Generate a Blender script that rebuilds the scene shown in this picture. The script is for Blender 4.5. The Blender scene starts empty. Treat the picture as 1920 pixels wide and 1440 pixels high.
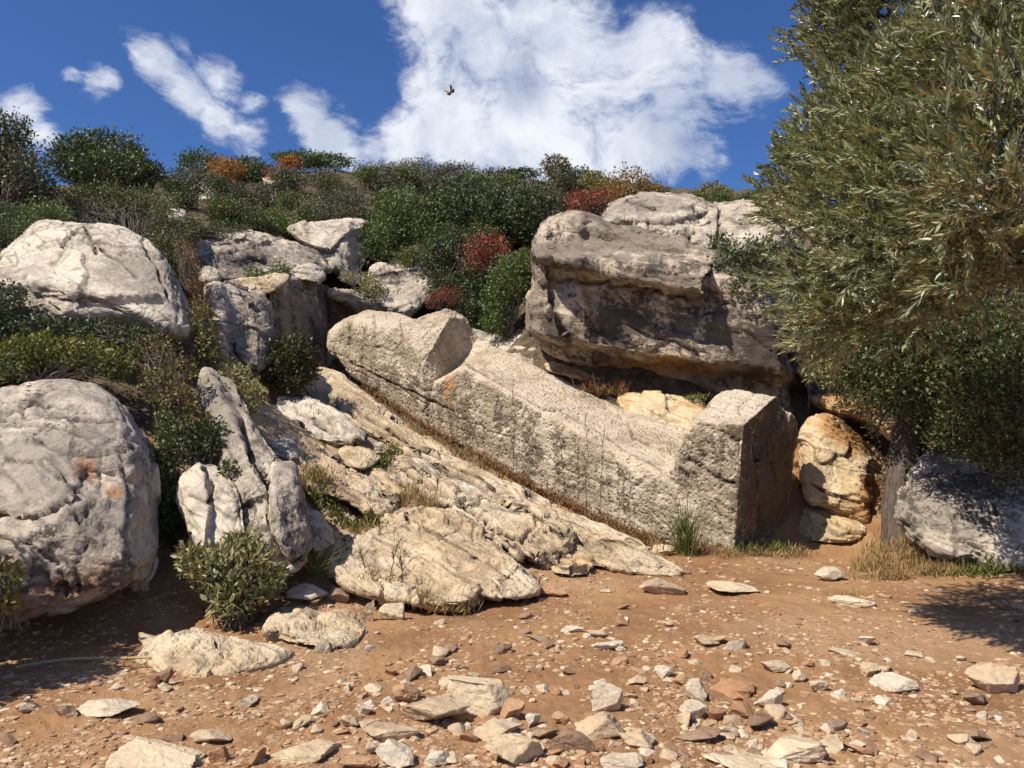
import bpy, bmesh, math, random
import numpy as np
from mathutils import Vector, Matrix

R_ = math.radians
rng = np.random.default_rng(7)
random.seed(7)
scene = bpy.context.scene
COL = scene.collection

# ------------------------------------------------------------------ camera
F = 1443.0
PITCH = R_(3.0)
CAMZ = 1.6
cam_d = bpy.data.cameras.new('camera')
cam_d.sensor_width = 36.0
cam_d.lens = F / 1920 * 36
cam_d.clip_start = 0.05
cam_d.clip_end = 9000
cam = bpy.data.objects.new('camera', cam_d)
cam.location = (0, 0, CAMZ)
cam.rotation_euler = (R_(90) + PITCH, 0, 0)
COL.objects.link(cam)
scene.camera = cam

# ------------------------------------------------------------------ light
SUN_EL = R_(52)
SUN_H = np.array([-0.83, -0.56]); SUN_H /= np.linalg.norm(SUN_H)
to_sun = Vector((SUN_H[0]*math.cos(SUN_EL), SUN_H[1]*math.cos(SUN_EL), math.sin(SUN_EL)))
sun_d = bpy.data.lights.new('sun', 'SUN')
sun_d.energy = 5.0
sun_d.angle = R_(0.5)
sun_d.color = (1.0, 0.91, 0.77)
sun = bpy.data.objects.new('sun', sun_d)
sun.rotation_euler = to_sun.to_track_quat('Z', 'Y').to_euler()
sun.location = (-20, -15, 30)
COL.objects.link(sun)

vs = scene.view_settings
scene.display_settings.display_device = 'sRGB'
vs.view_transform = 'Standard'
vs.look = 'None'
vs.exposure = 0.30
vs.gamma = 1.0
vs.use_curve_mapping = False


def ray(px, py):
    """direction through photo pixel (1920x1440), scaled so that world Y component = 1"""
    px = np.asarray(px, float); py = np.asarray(py, float)
    a = (px - 960) / F; b = (720 - py) / F
    c, s = math.cos(PITCH), math.sin(PITCH)
    dy = c - b * s; dz = s + b * c
    return np.stack([a / dy, np.ones_like(a), dz / dy], -1)


def P(px, py, Y):
    r = ray(px, py)
    Y = np.asarray(Y, float)
    return r * Y[..., None] + np.array([0, 0, CAMZ])


# ------------------------------------------------------------------ node helper
class NT:
    def __init__(self, tree):
        self.t = tree; self.n = tree.nodes; self.l = tree.links
        self.n.clear()

    def add(self, typ, **kw):
        n = self.n.new(typ)
        for k, v in kw.items():
            if k.startswith('i_'):
                self.set(n, k[2:], v)
            else:
                setattr(n, k, v)
        return n

    def set(self, n, key, v):
        if key.isdigit(): key = int(key)
        s = n.inputs[key] if isinstance(key, int) else n.inputs[key.replace('_', ' ')]
        if isinstance(v, bpy.types.NodeSocket):
            self.l.new(v, s)
        else:
            s.default_value = v

    def math(self, op, a, b=0.0, c=0.0, clamp=False):
        n = self.add('ShaderNodeMath', operation=op, use_clamp=clamp)
        for i, v in enumerate((a, b, c)):
            self.set(n, str(i), v)
        return n.outputs[0]

    def vmath(self, op, a, b=None):
        n = self.add('ShaderNodeVectorMath', operation=op)
        self.set(n, '0', a)
        if b is not None: self.set(n, '1', b)
        return n

    def noise(self, vec, scale, detail=5, rough=0.55, dist=0.0, lac=2.0):
        n = self.add('ShaderNodeTexNoise')
        self.l.new(vec, n.inputs['Vector'])
        n.inputs['Scale'].default_value = scale
        n.inputs['Detail'].default_value = detail
        n.inputs['Roughness'].default_value = rough
        n.inputs['Distortion'].default_value = dist
        return n.outputs['Fac']

    def smooth(self, v, a, b, to0=0.0, to1=1.0):
        n = self.add('ShaderNodeMapRange', interpolation_type='SMOOTHSTEP')
        self.set(n, '0', v)
        n.inputs[1].default_value = a; n.inputs[2].default_value = b
        n.inputs[3].default_value = to0; n.inputs[4].default_value = to1
        return n.outputs[0]

    def mix(self, fac, a, b, blend='MIX'):
        n = self.add('ShaderNodeMix', data_type='RGBA', blend_type=blend)
        for s, v in ((n.inputs[0], fac), (n.inputs[6], a), (n.inputs[7], b)):
            if isinstance(v, bpy.types.NodeSocket): self.l.new(v, s)
            elif isinstance(v, (tuple, list)): s.default_value = (*v[:3], 1)
            else: s.default_value = v
        return n.outputs[2]


# ------------------------------------------------------------------ sky
world = bpy.data.worlds.new('World')
scene.world = world
world.use_nodes = True
w = NT(world.node_tree)
SKY_STR = 0.055
sky = w.add('ShaderNodeTexSky', sky_type='NISHITA')
sky.sun_disc = False
sky.sun_elevation = SUN_EL
sky.sun_rotation = math.atan2(SUN_H[0], SUN_H[1]) % (2 * math.pi)
sky.altitude = 0
sky.air_density = 1.0
sky.dust_density = 0.3
sky.ozone_density = 3.0
tc = w.add('ShaderNodeTexCoord')
dvec = tc.outputs['Generated']
warp = w.add('ShaderNodeTexNoise')
w.l.new(dvec, warp.inputs['Vector'])
warp.inputs['Scale'].default_value = 5.0
warp.inputs['Detail'].default_value = 5
wv = w.vmath('SUBTRACT', warp.outputs['Color'], (0.5, 0.5, 0.5)).outputs[0]
wsc = w.add('ShaderNodeVectorMath', operation='SCALE'); w.l.new(wv, wsc.inputs[0]); wsc.inputs['Scale'].default_value = 0.10
wd = w.vmath('ADD', dvec, wsc.outputs[0]).outputs[0]
# cloud lumps: photo pixel, radius in pixels, weight
LUMPS = [(800, 60, 95, 1), (900, 110, 130, 1), (1000, 180, 150, 1), (860, 210, 110, 1), (760, 245, 75, .9), (1080, 90, 110, 1),
         (1160, 170, 130, 1), (1230, 130, 100, 1), (1290, 190, 100, 1), (1370, 170, 75, 1), (1410, 165, 55, .8), (1060, 270, 120, 1),
         (1180, 270, 110, 1), (1240, 300, 70, 1), (930, 260, 100, 1), (1310, 340, 45, .6), (790, 150, 80, .9), (860, 10, 110, 1), (1000, 40, 90, .9),
         (300, 150, 55, .8), (345, 200, 50, 1), (400, 240, 50, .9), (450, 265, 50, .8), (415, 160, 45, .75), (465, 195, 35, .7), (350, 110, 30, .45),
         (560, 220, 50, .9), (600, 260, 60, 1), (640, 280, 45, .8), (540, 190, 30, .5),
         (40, 215, 55, .9), (60, 250, 40, .9), (190, 172, 40, 1.05), (150, 155, 30, .8), (205, 185, 26, .9), (690, 270, 60, .6), (-40, 260, 70, .9)]
acc = None
for (lx, ly, lr, lw) in LUMPS:
    c = ray(lx, ly); c = c / np.linalg.norm(c)
    e = ray(lx + lr, ly); e = e / np.linalg.norm(e)
    ang = math.acos(float(np.clip(c @ e, -1, 1)))
    dn = w.vmath('DISTANCE', wd, tuple(float(q) for q in c))
    m = w.smooth(dn.outputs['Value'], 2.0 * ang * 0.9, 0.0, 0.0, lw)
    acc = m if acc is None else w.math('MAXIMUM', acc, m)
# the same sky goes on outside the frame: scattered clouds of the same size
n_big = w.noise(dvec, 2.2, 3, .5)
sep = w.add('ShaderNodeSeparateXYZ'); w.l.new(dvec, sep.inputs[0])
outside = w.smooth(sep.outputs['Y'], 0.72, 0.45)
general = w.math('MULTIPLY', w.smooth(n_big, .50, .68), outside)
acc = w.math('MAXIMUM', acc, general)
mp = w.add('ShaderNodeMapping'); w.l.new(wd, mp.inputs[0]); mp.inputs['Rotation'].default_value = (0, R_(35), 0); mp.inputs['Scale'].default_value = (1, 1, 1.7)
n_det = w.noise(mp.outputs[0], 8.5, 10, .66, .45)
n_fine = w.noise(mp.outputs[0], 30, 8, .68, .3)
dens = w.math('ADD', w.math('MULTIPLY', acc, 1.0), w.math('MULTIPLY', w.math('SUBTRACT', n_det, .5), 1.7))
dens = w.math('ADD', dens, w.math('MULTIPLY', w.math('SUBTRACT', n_fine, .5), .85))
cover = w.smooth(dens, .24, .90)
cover = w.math('MULTIPLY', cover, w.smooth(acc, 0.0, .3))
# blue hole in the big cloud
for (lx, ly, lr, lw) in [(1010, 150, 50, .55), (1290, 295, 30, .5)]:
    c = ray(lx, ly); c = c / np.linalg.norm(c)
    dn = w.vmath('DISTANCE', wd, tuple(float(q) for q in c))
    cover = w.math('MULTIPLY', cover, w.smooth(dn.outputs['Value'], 0.0, lr / F * 1.6, 1 - lw, 1.0))
shade = w.smooth(w.noise(wd, 6.5, 8, .62, .4), .36, .64)
ccol = w.mix(shade, (8.0, 9.0, 11.2), (13.6, 14.0, 15.0))
skyc = w.mix(1.0, sky.outputs[0], (0.70, 1.04, 1.62), 'MULTIPLY')
mixc = w.mix(cover, skyc, ccol)
bg = w.add('ShaderNodeBackground')
w.l.new(mixc, bg.inputs['Color']); bg.inputs['Strength'].default_value = SKY_STR
wo = w.add('ShaderNodeOutputWorld'); w.l.new(bg.outputs[0], wo.inputs['Surface'])

# ------------------------------------------------------------------ numpy noise
_perm = np.random.default_rng(3).permutation(256)
_perm = np.concatenate([_perm, _perm, _perm])
_g = np.array([[1,1,0],[-1,1,0],[1,-1,0],[-1,-1,0],[1,0,1],[-1,0,1],[1,0,-1],[-1,0,-1],[0,1,1],[0,-1,1],[0,1,-1],[0,-1,-1]], float)


def perlin(p):
    i = np.floor(p).astype(int); f = p - i
    i &= 255
    u = f * f * f * (f * (f * 6 - 15) + 10)
    out = 0
    for dx in (0, 1):
        wx = u[:, 0] if dx else 1 - u[:, 0]
        for dy in (0, 1):
            wy = u[:, 1] if dy else 1 - u[:, 1]
            for dz in (0, 1):
                wz = u[:, 2] if dz else 1 - u[:, 2]
                h = _perm[_perm[_perm[(i[:, 0] + dx) & 255] + ((i[:, 1] + dy) & 255)] + ((i[:, 2] + dz) & 255)] % 12
                g = _g[h]
                out = out + wx * wy * wz * (g[:, 0] * (f[:, 0] - dx) + g[:, 1] * (f[:, 1] - dy) + g[:, 2] * (f[:, 2] - dz))
    return out


def fbm(p, octaves=5, rough=0.5, ridged=False):
    a = 1.0; s = 0; q = p.copy(); tot = 0
    for k in range(octaves):
        v = perlin(q + 17.3 * k)
        if ridged: v = 0.5 - 2 * np.abs(v)
        s = s + a * v; tot += a
        a *= rough; q = q * 2.03
    return s / tot


def worley(p):
    """F1, F2 distances and a random value of the nearest cell"""
    ip = np.floor(p).astype(int)
    f1 = np.full(len(p), 9.0); f2 = np.full(len(p), 9.0); cid = np.zeros(len(p))
    for dx in (-1, 0, 1):
        for dy in (-1, 0, 1):
            for dz in (-1, 0, 1):
                c = ip + np.array([dx, dy, dz])
                h = _perm[_perm[_perm[c[:, 0] & 255] + (c[:, 1] & 255)] + (c[:, 2] & 255)]
                o = np.stack([_perm[h], _perm[h + 57], _perm[h + 131]], -1) / 255.0
                d = np.linalg.norm(c + o - p, axis=1)
                nearer = d < f1
                f2 = np.where(nearer, f1, np.minimum(f2, d))
                cid = np.where(nearer, h / 255.0, cid)
                f1 = np.where(nearer, d, f1)
    return f1, f2, cid


def sstep(x, a, b):
    t = np.clip((x - a) / (b - a), 0, 1)
    return t * t * (3 - 2 * t)


# ------------------------------------------------------------------ mesh helpers
def make_mesh(name, verts, faces=None, quads=None, tris=None, attrs=None, smooth=True, mats=(), mat_idx=None):
    me = bpy.data.meshes.new(name)
    verts = np.asarray(verts, np.float32)
    loops = []; starts = []; tot = 0
    if quads is not None and len(quads):
        q = np.asarray(quads, np.int32); loops.append(q.ravel()); starts.append(np.arange(len(q)) * 4 + tot); tot += q.size
    if tris is not None and len(tris):
        t = np.asarray(tris, np.int32); loops.append(t.ravel()); starts.append(np.arange(len(t)) * 3 + tot); tot += t.size
    loops = np.concatenate(loops).astype(np.int32); starts = np.concatenate(starts).astype(np.int32)
    me.vertices.add(len(verts)); me.vertices.foreach_set('co', verts.ravel())
    me.loops.add(len(loops)); me.loops.foreach_set('vertex_index', loops)
    me.polygons.add(len(starts)); me.polygons.foreach_set('loop_start', starts)
    if mat_idx is not None:
        me.polygons.foreach_set('material_index', np.asarray(mat_idx, np.int32))
    me.polygons.foreach_set('use_smooth', np.full(len(starts), smooth, bool))
    for m in mats: me.materials.append(m)
    me.update(calc_edges=True)
    if attrs:
        for k, v in attrs.items():
            a = me.attributes.new(k, 'FLOAT', 'POINT')
            a.data.foreach_set('value', np.asarray(v, np.float32))
    me.validate()
    return me


def link(name, data, parent=None, loc=(0, 0, 0)):
    o = bpy.data.objects.new(name, data)
    o.location = loc
    COL.objects.link(o)
    if parent is not None: o.parent = parent
    return o


def tag(o, label, cat, group=None):
    o['label'] = label; o['category'] = cat
    if group: o['group'] = group
    return o


def structure(o):
    o['kind'] = 'structure'; return o


def vnormals(V, T):
    a, b, c = V[T[:, 0]], V[T[:, 1]], V[T[:, 2]]
    n = np.cross(b - a, c - a)
    N = np.zeros_like(V)
    for k in range(3):
        np.add.at(N, T[:, k], n)
    return N / np.maximum(np.linalg.norm(N, axis=1, keepdims=True), 1e-12)


_ico = {}
def ico(sub):
    if sub not in _ico:
        bm = bmesh.new()
        bmesh.ops.create_icosphere(bm, subdivisions=sub, radius=1)
        bm.verts.ensure_lookup_table()
        V = np.array([v.co[:] for v in bm.verts]); T = np.array([[v.index for v in f.verts] for f in bm.faces])
        bm.free()
        V /= np.linalg.norm(V, axis=1, keepdims=True)
        _ico[sub] = (V, T)
    return _ico[sub][0].copy(), _ico[sub][1]


# ------------------------------------------------------------------ terrain function
_ctrl = []
def cw(x, y, z): _ctrl.append((x, y, z))
def cp(px, py, Y):
    q = P(px, py, Y); _ctrl.append((q[0], q[1], q[2]))

for xx in (-3, 0, 3, 5.5):
    for yy, zz in ((1, -.04), (3, -.02), (5, 0.0)):
        cw(xx, yy, zz)
for xx in (-9, 0, 9): cw(xx, -6, -.15)
cw(-6, 2, .2); cw(-7, 5, .6); cw(8, 3, .05); cw(9, 6, .35)
cw(-1.0, 6.3, .02); cw(0.6, 6.6, .04); cw(2, 6.5, .03); cw(4, 6.5, .08)
cp(1370, 1034, 8.9); cp(1480, 1022, 9.6); cp(1600, 1015, 9.9); cp(1760, 1050, 8.7); cw(6.5, 9.0, .7); cp(1450, 1060, 8.4); cp(1150, 1090, 7.6)
cp(640, 712, 15.3); cp(720, 770, 14.2); cp(800, 812, 13.3); cp(900, 872, 12.3); cp(1000, 924, 11.4); cp(1100, 972, 10.6); cp(1200, 1012, 9.7)
cp(600, 690, 15.2); cp(600, 745, 13.2); cp(520, 775, 11.8); cp(720, 850, 11.3); cp(850, 945, 9.5); cp(700, 900, 10.2); cp(640, 960, 8.8); cp(600, 1035, 7.6)
cp(1000, 1065, 7.9); cp(840, 1145, 6.9); cp(640, 1115, 7.1); cp(450, 1185, 6.3); cp(300, 1225, 5.85); cp(120, 1235, 5.7); cp(-100, 1235, 5.7)
cp(330, 1060, 7.2); cp(140, 690, 8.9); cp(400, 700, 10.2); cp(440, 700, 11.5); cp(200, 615, 10.2); cp(-80, 600, 10); cp(180, 440, 12.5); cp(-60, 430, 12.5)
cp(330, 470, 16.6); cp(430, 440, 18.6); cp(600, 430, 20.5); cp(470, 545, 17.3); cp(570, 702, 15.2); cp(520, 710, 14.6); cp(600, 704, 16.8); cp(680, 655, 18.4); cp(600, 535, 18.9); cp(700, 590, 19.4); cp(775, 600, 18.4); cp(760, 480, 19); cp(950, 540, 18.5)
cp(900, 640, 16.4); cp(1000, 655, 14.0); cp(1150, 740, 12.6); cp(1260, 800, 11.6); cp(1400, 840, 11.2); cp(1530, 800, 11.8)
cp(1150, 400, 17); cp(1350, 390, 15.5); cp(1500, 480, 14); cp(1620, 640, 12.6); cp(1800, 760, 11); cw(9, 12, 3.0)
cp(120, 390, 17); cp(-100, 380, 18); cp(330, 345, 27); cp(500, 334, 29); cp(620, 322, 31); cp(760, 338, 30); cp(900, 342, 30); cp(1080, 345, 28); cp(1240, 372, 24); cp(1450, 395, 21)
cp(1700, 440, 20); cp(2050, 520, 18); cp(-400, 370, 26); cp(500, 400, 22); cp(800, 420, 23); cp(1000, 430, 23)
for xx in (-22, -8, 6, 20): cw(xx, 40, 12.6)
cw(-25, 10, 5); cw(-18, 0, 2); cw(20, 10, 4); cw(18, 0, 1)
_C = np.array(_ctrl)


def _tps_fit(C, lam=0.02):
    n = len(C); X = C[:, :2]
    d = np.linalg.norm(X[:, None] - X[None], axis=2)
    K = np.where(d > 0, d * d * np.log(np.maximum(d, 1e-9)), 0) + lam * np.eye(n)
    Pm = np.c_[np.ones(n), X]
    A = np.block([[K, Pm], [Pm.T, np.zeros((3, 3))]])
    s = np.linalg.solve(A, np.r_[C[:, 2], np.zeros(3)])
    return s[:n], s[n:]


_TW, _TA = _tps_fit(_C)


def ground_raw(x, y):
    x = np.atleast_1d(np.asarray(x, float)); y = np.atleast_1d(np.asarray(y, float))
    out = np.zeros(x.size)
    xf, yf = x.ravel(), y.ravel()
    for s in range(0, x.size, 20000):
        a = xf[s:s+20000]; b = yf[s:s+20000]
        d2 = (a[:, None] - _C[None, :, 0])**2 + (b[:, None] - _C[None, :, 1])**2
        K = np.where(d2 > 0, .5 * d2 * np.log(np.maximum(d2, 1e-12)), 0)
        out[s:s+20000] = K @ _TW + _TA[0] + _TA[1]*a + _TA[2]*b
    return out.reshape(x.shape)


def ground(x, y):
    x = np.atleast_1d(np.asarray(x, float)); y = np.atleast_1d(np.asarray(y, float))
    xc = np.clip(x, -26, 22); yc = np.clip(y, -7, 40)
    z = ground_raw(xc, yc)
    z = np.clip(z, -.3, 13.2)
    dist = np.hypot(x - xc, y - yc)
    z = z * np.exp(-(dist / 60.0)**2) + (-4.0) * (1 - np.exp(-(dist / 120.0)**2))
    p2 = np.stack([x.ravel(), y.ravel(), np.zeros(x.size)], -1)
    hill = sstep(z.ravel(), .5, 3.0)
    n = fbm(p2 * .9, 4) * (.03 + .22 * hill) + fbm(p2 * 5, 4) * (.022 + .03 * hill) + fbm(p2 * 17 + 5, 3, .6) * .020
    rk = rockmask(x.ravel(), y.ravel(), z.ravel())
    al = x.ravel() * .73 - y.ravel() * .685; ac = x.ravel() * .685 + y.ravel() * .73
    st = np.stack([al * .45, ac * 2.1, np.zeros(x.size)], -1)
    f1, f2, cid = worley(st * np.array([1.2, .9, 1]) + .3 * perlin(p2 * 1.7)[:, None])
    n = n + rk * (.10 * fbm(st, 5, .55) + .10 * (cid - .5) - .05 * (1 - sstep(f2 - f1, 0, .10)))
    ta, tb = P(630, 700, 15.6)[:2], P(1250, 1016, 9.5)[:2]
    tv = tb - ta; tt = np.clip(((x.ravel() - ta[0]) * tv[0] + (y.ravel() - ta[1]) * tv[1]) / (tv @ tv), 0, 1)
    td = np.hypot(x.ravel() - ta[0] - tt * tv[0], y.ravel() - ta[1] - tt * tv[1])
    n = n - .20 * np.exp(-(td / .28)**2)
    return z + n.reshape(z.shape)


def rockmask(x, y, z):
    behind = (x + 3.55) * 6.6 + (y - 15.0) * 6.05      # beyond the statue's own line
    return (1 - sstep(behind, 0, 4)) * sstep(z, .16, .5) * sstep(-x * .6 + y * .45, -1.1, .4) * (1 - sstep(z, 2.9, 3.3)) * sstep(x, -4.2, -3.0)


def hit(px, py, y0=2.0, y1=45.0):
    """where the view ray through a photo pixel meets the ground"""
    ys = np.geomspace(y0, y1, 1400)
    r = ray(px, py)
    pts = r[None] * ys[:, None] + np.array([0, 0, CAMZ])
    below = pts[:, 2] < ground(pts[:, 0], pts[:, 1])
    k = int(np.argmax(below)) if below.any() else len(ys) - 1
    return pts[k]


def gz(x, y): return float(ground(x, y)[0])

# ------------------------------------------------------------------ materials
def new_mat(name):
    m = bpy.data.materials.new(name); m.use_nodes = True
    return m, NT(m.node_tree)


def attr(n, name):
    a = n.add('ShaderNodeAttribute', attribute_type='GEOMETRY', attribute_name=name)
    return a.outputs['Fac']


BED_T = np.array([0.66, -0.62, -0.27]); BED_T /= np.linalg.norm(BED_T)      # direction the grain of the marble runs
BED_N = np.array([.30, -.10, .95]); BED_N -= BED_T * (BED_N @ BED_T); BED_N /= np.linalg.norm(BED_N)
BED_E = Matrix(np.stack([BED_T, np.cross(BED_N, BED_T), BED_N], 1).tolist()).to_euler()


def grain_map(n, pos, sx=.8, sy=4.0, sz=7.0):
    mp = n.add('ShaderNodeMapping', vector_type='TEXTURE'); n.l.new(pos, mp.inputs[0])
    mp.inputs['Rotation'].default_value = BED_E
    mp.inputs['Scale'].default_value = (1 / sx, 1 / sy, 1 / sz)
    return mp.outputs[0]


def rock_mat(name, base=(.60, .52, .41), grey=(.36, .345, .32), grey_amt=.5, dark=(.055, .05, .045), dark_amt=.35,
             rust=(.42, .20, .06), rust_amt=.12, pale=(.70, .65, .57), grain=.5, pits=.0, bump=.6, rot=(0, R_(-25), R_(42)), scale=1.0):
    m, n = new_mat(name)
    pos = n.add('ShaderNodeNewGeometry').outputs['Position']
    gv = grain_map(n, pos)
    big = n.noise(pos, 1.1 * scale, 7, .62, .4)
    med = n.noise(pos, 5.0 * scale, 7, .65, .3)
    fine = n.noise(pos, 34 * scale, 6, .68)
    line = n.noise(gv, 2.2 * scale, 6, .6, .6)
    line2 = n.noise(gv, 9.0 * scale, 4, .6, .2)
    c = n.mix(n.math('MULTIPLY', n.smooth(big, .38, .62), .7), base, pale)
    gm = n.smooth(n.math('ADD', n.math('ADD', med, n.math('MULTIPLY', n.math('SUBTRACT', big, .5), -1.2)), attr(n, 'greyed')), .75 - .5 * grey_amt, .98 - .5 * grey_amt)
    c = n.mix(n.math('MULTIPLY', gm, .85), c, grey)
    # iron stain
    rm = n.smooth(n.math('ADD', n.noise(pos, 1.7 * scale, 6, .6, .8), n.math('MULTIPLY', attr(n, 'rust'), .6)), .86 - rust_amt, 1.02 - rust_amt * .9)
    rc = n.mix(n.smooth(line, .35, .65), rust, tuple(.5 * a + .5 * b for a, b in zip(rust, base)))
    c = n.mix(n.math('MULTIPLY', rm, .85), c, rc)
    # dark weathering along the grain
    gl = n.smooth(line, .545, .67)
    c = n.mix(n.math('MULTIPLY', gl, .55 * grain), c, tuple(.55 * q for q in grey))
    gl2 = n.smooth(line2, .54, .66)
    c = n.mix(n.math('MULTIPLY', gl2, .30 * grain), c, tuple(.5 * q for q in grey))
    # black lichen in specks and blotches, plus shade painted through its attribute
    lich_shade = n.math('ADD', n.math('MULTIPLY', n.noise(pos, 13 * scale, 8, .72, .5), .75), n.math('MULTIPLY', n.noise(pos, 2.3 * scale, 5, .6), .45))
    lich_shade = n.math('ADD', lich_shade, n.math('MULTIPLY', attr(n, 'lichen'), .30))
    lm = n.smooth(lich_shade, .86 - .35 * dark_amt, .93 - .33 * dark_amt)
    c = n.mix(n.math('MULTIPLY', lm, .82), c, dark)
    # bare white patches
    wm = n.smooth(n.math('ADD', n.math('MULTIPLY', n.noise(pos, 9 * scale, 7, .7, .6), 1.0), n.math('MULTIPLY', attr(n, 'pale'), .35)), .70, .80)
    c = n.mix(n.math('MULTIPLY', wm, .8), c, pale)
    # cracks hold dirt
    c = n.mix(n.math('MULTIPLY', attr(n, 'crack'), .75), c, (.07, .055, .045))
    fv = n.math('MULTIPLY', n.math('MULTIPLY_ADD', fine, .8, .6), n.math('MULTIPLY_ADD', attr(n, 'piece'), .34, 1.0))
    cv = n.add('ShaderNodeCombineColor'); 
    for k in range(3): n.l.new(fv, cv.inputs[k])
    c = n.mix(1.0, c, cv.outputs[0], 'MULTIPLY')
    b = n.add('ShaderNodeBsdfPrincipled')
    n.l.new(c, b.inputs['Base Color']); b.inputs['Roughness'].default_value = .92
    b.inputs['Specular IOR Level'].default_value = .25
    h = n.math('ADD', n.math('MULTIPLY', n.noise(pos, 16 * scale, 10, .68), 1.0), n.math('MULTIPLY', line, .9 * grain))
    h = n.math('ADD', h, n.math('MULTIPLY', line2, .35 * grain))
    if pits > 0:
        vo = n.add('ShaderNodeTexVoronoi', feature='F1'); n.l.new(pos, vo.inputs['Vector']); vo.inputs['Scale'].default_value = 15
        h = n.math('ADD', h, n.math('MULTIPLY', n.smooth(vo.outputs['Distance'], .05, .45), 1.2 * pits))
        vo2 = n.add('ShaderNodeTexVoronoi', feature='F1'); n.l.new(pos, vo2.inputs['Vector']); vo2.inputs['Scale'].default_value = 38
        h = n.math('ADD', h, n.math('MULTIPLY', n.smooth(vo2.outputs['Distance'], .05, .45), .6 * pits))
    bp = n.add('ShaderNodeBump'); bp.inputs['Strength'].default_value = bump; bp.inputs['Distance'].default_value = .06
    n.l.new(h, bp.inputs['Height']); n.l.new(bp.outputs[0], b.inputs['Normal'])
    o = n.add('ShaderNodeOutputMaterial'); n.l.new(b.outputs[0], o.inputs['Surface'])
    return m


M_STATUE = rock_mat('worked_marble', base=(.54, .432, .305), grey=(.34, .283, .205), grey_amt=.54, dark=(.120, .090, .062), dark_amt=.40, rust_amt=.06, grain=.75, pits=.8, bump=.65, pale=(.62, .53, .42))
M_GREY = rock_mat('grey_weathered_marble', base=(.49, .415, .325), grey=(.27, .235, .195), grey_amt=.66, dark=(.06, .048, .038), dark_amt=.48, rust_amt=.04, grain=.8, pale=(.60, .53, .43))
M_LEFT = rock_mat('pink_grey_marble', base=(.47, .385, .305), grey=(.29, .26, .22), grey_amt=.66, dark=(.06, .048, .038), dark_amt=.52, rust=(.36, .16, .065), rust_amt=.07, grain=.8, pale=(.60, .52, .43))
M_WHITE = rock_mat('bleached_marble', base=(.56, .48, .38), grey=(.33, .29, .24), grey_amt=.55, dark=(.07, .056, .045), dark_amt=.34, rust_amt=.05, grain=.85, pale=(.66, .59, .48))
M_CREAM = rock_mat('cream_marble', base=(.54, .405, .255), grey=(.36, .27, .175), grey_amt=.5, dark=(.095, .066, .042), dark_amt=.46, rust=(.46, .24, .08), rust_amt=.14, grain=1.15, pits=.4, pale=(.64, .54, .40))
M_OCHRE = rock_mat('ochre_marble', base=(.58, .41, .22), grey=(.40, .26, .125), grey_amt=.4, dark=(.10, .055, .028), dark_amt=.30, rust=(.44, .185, .038), rust_amt=.33, grain=1.0, pale=(.68, .57, .40))
M_CLIFF = rock_mat('lichen_cliff_marble', base=(.37, .285, .205), grey=(.21, .175, .14), grey_amt=.68, dark=(.040, .031, .025), dark_amt=.64, rust=(.32, .14, .036), rust_amt=.10, grain=.8, pale=(.58, .49, .38))
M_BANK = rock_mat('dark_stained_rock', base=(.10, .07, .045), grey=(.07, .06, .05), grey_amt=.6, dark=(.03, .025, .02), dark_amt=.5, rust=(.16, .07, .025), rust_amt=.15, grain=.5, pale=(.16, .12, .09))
M_STONE = rock_mat('path_stone', base=(.52, .385, .245), grey=(.38, .285, .195), grey_amt=.45, dark=(.13, .09, .06), dark_amt=.2, rust=(.40, .21, .08), rust_amt=.18, grain=.7, bump=.5, pale=(.54, .45, .33))
M_STONE_W = rock_mat('white_path_stone', base=(.58, .475, .345), grey=(.42, .35, .265), grey_amt=.45, dark=(.13, .10, .08), dark_amt=.2, rust_amt=.05, grain=.7, bump=.5, pale=(.60, .53, .43))
M_STONE_O = rock_mat('orange_path_stone', base=(.38, .20, .10), grey=(.30, .18, .11), grey_amt=.4, dark=(.10, .06, .035), dark_amt=.2, rust=(.38, .15, .05), rust_amt=.3, grain=.6, bump=.5, pale=(.46, .30, .18))
M_STONE_B = rock_mat('brown_path_stone', base=(.24, .145, .09), grey=(.19, .125, .085), grey_amt=.4, dark=(.07, .045, .03), dark_amt=.25, rust=(.28, .115, .045), rust_amt=.2, grain=.6, bump=.5, pale=(.36, .26, .18))


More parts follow.
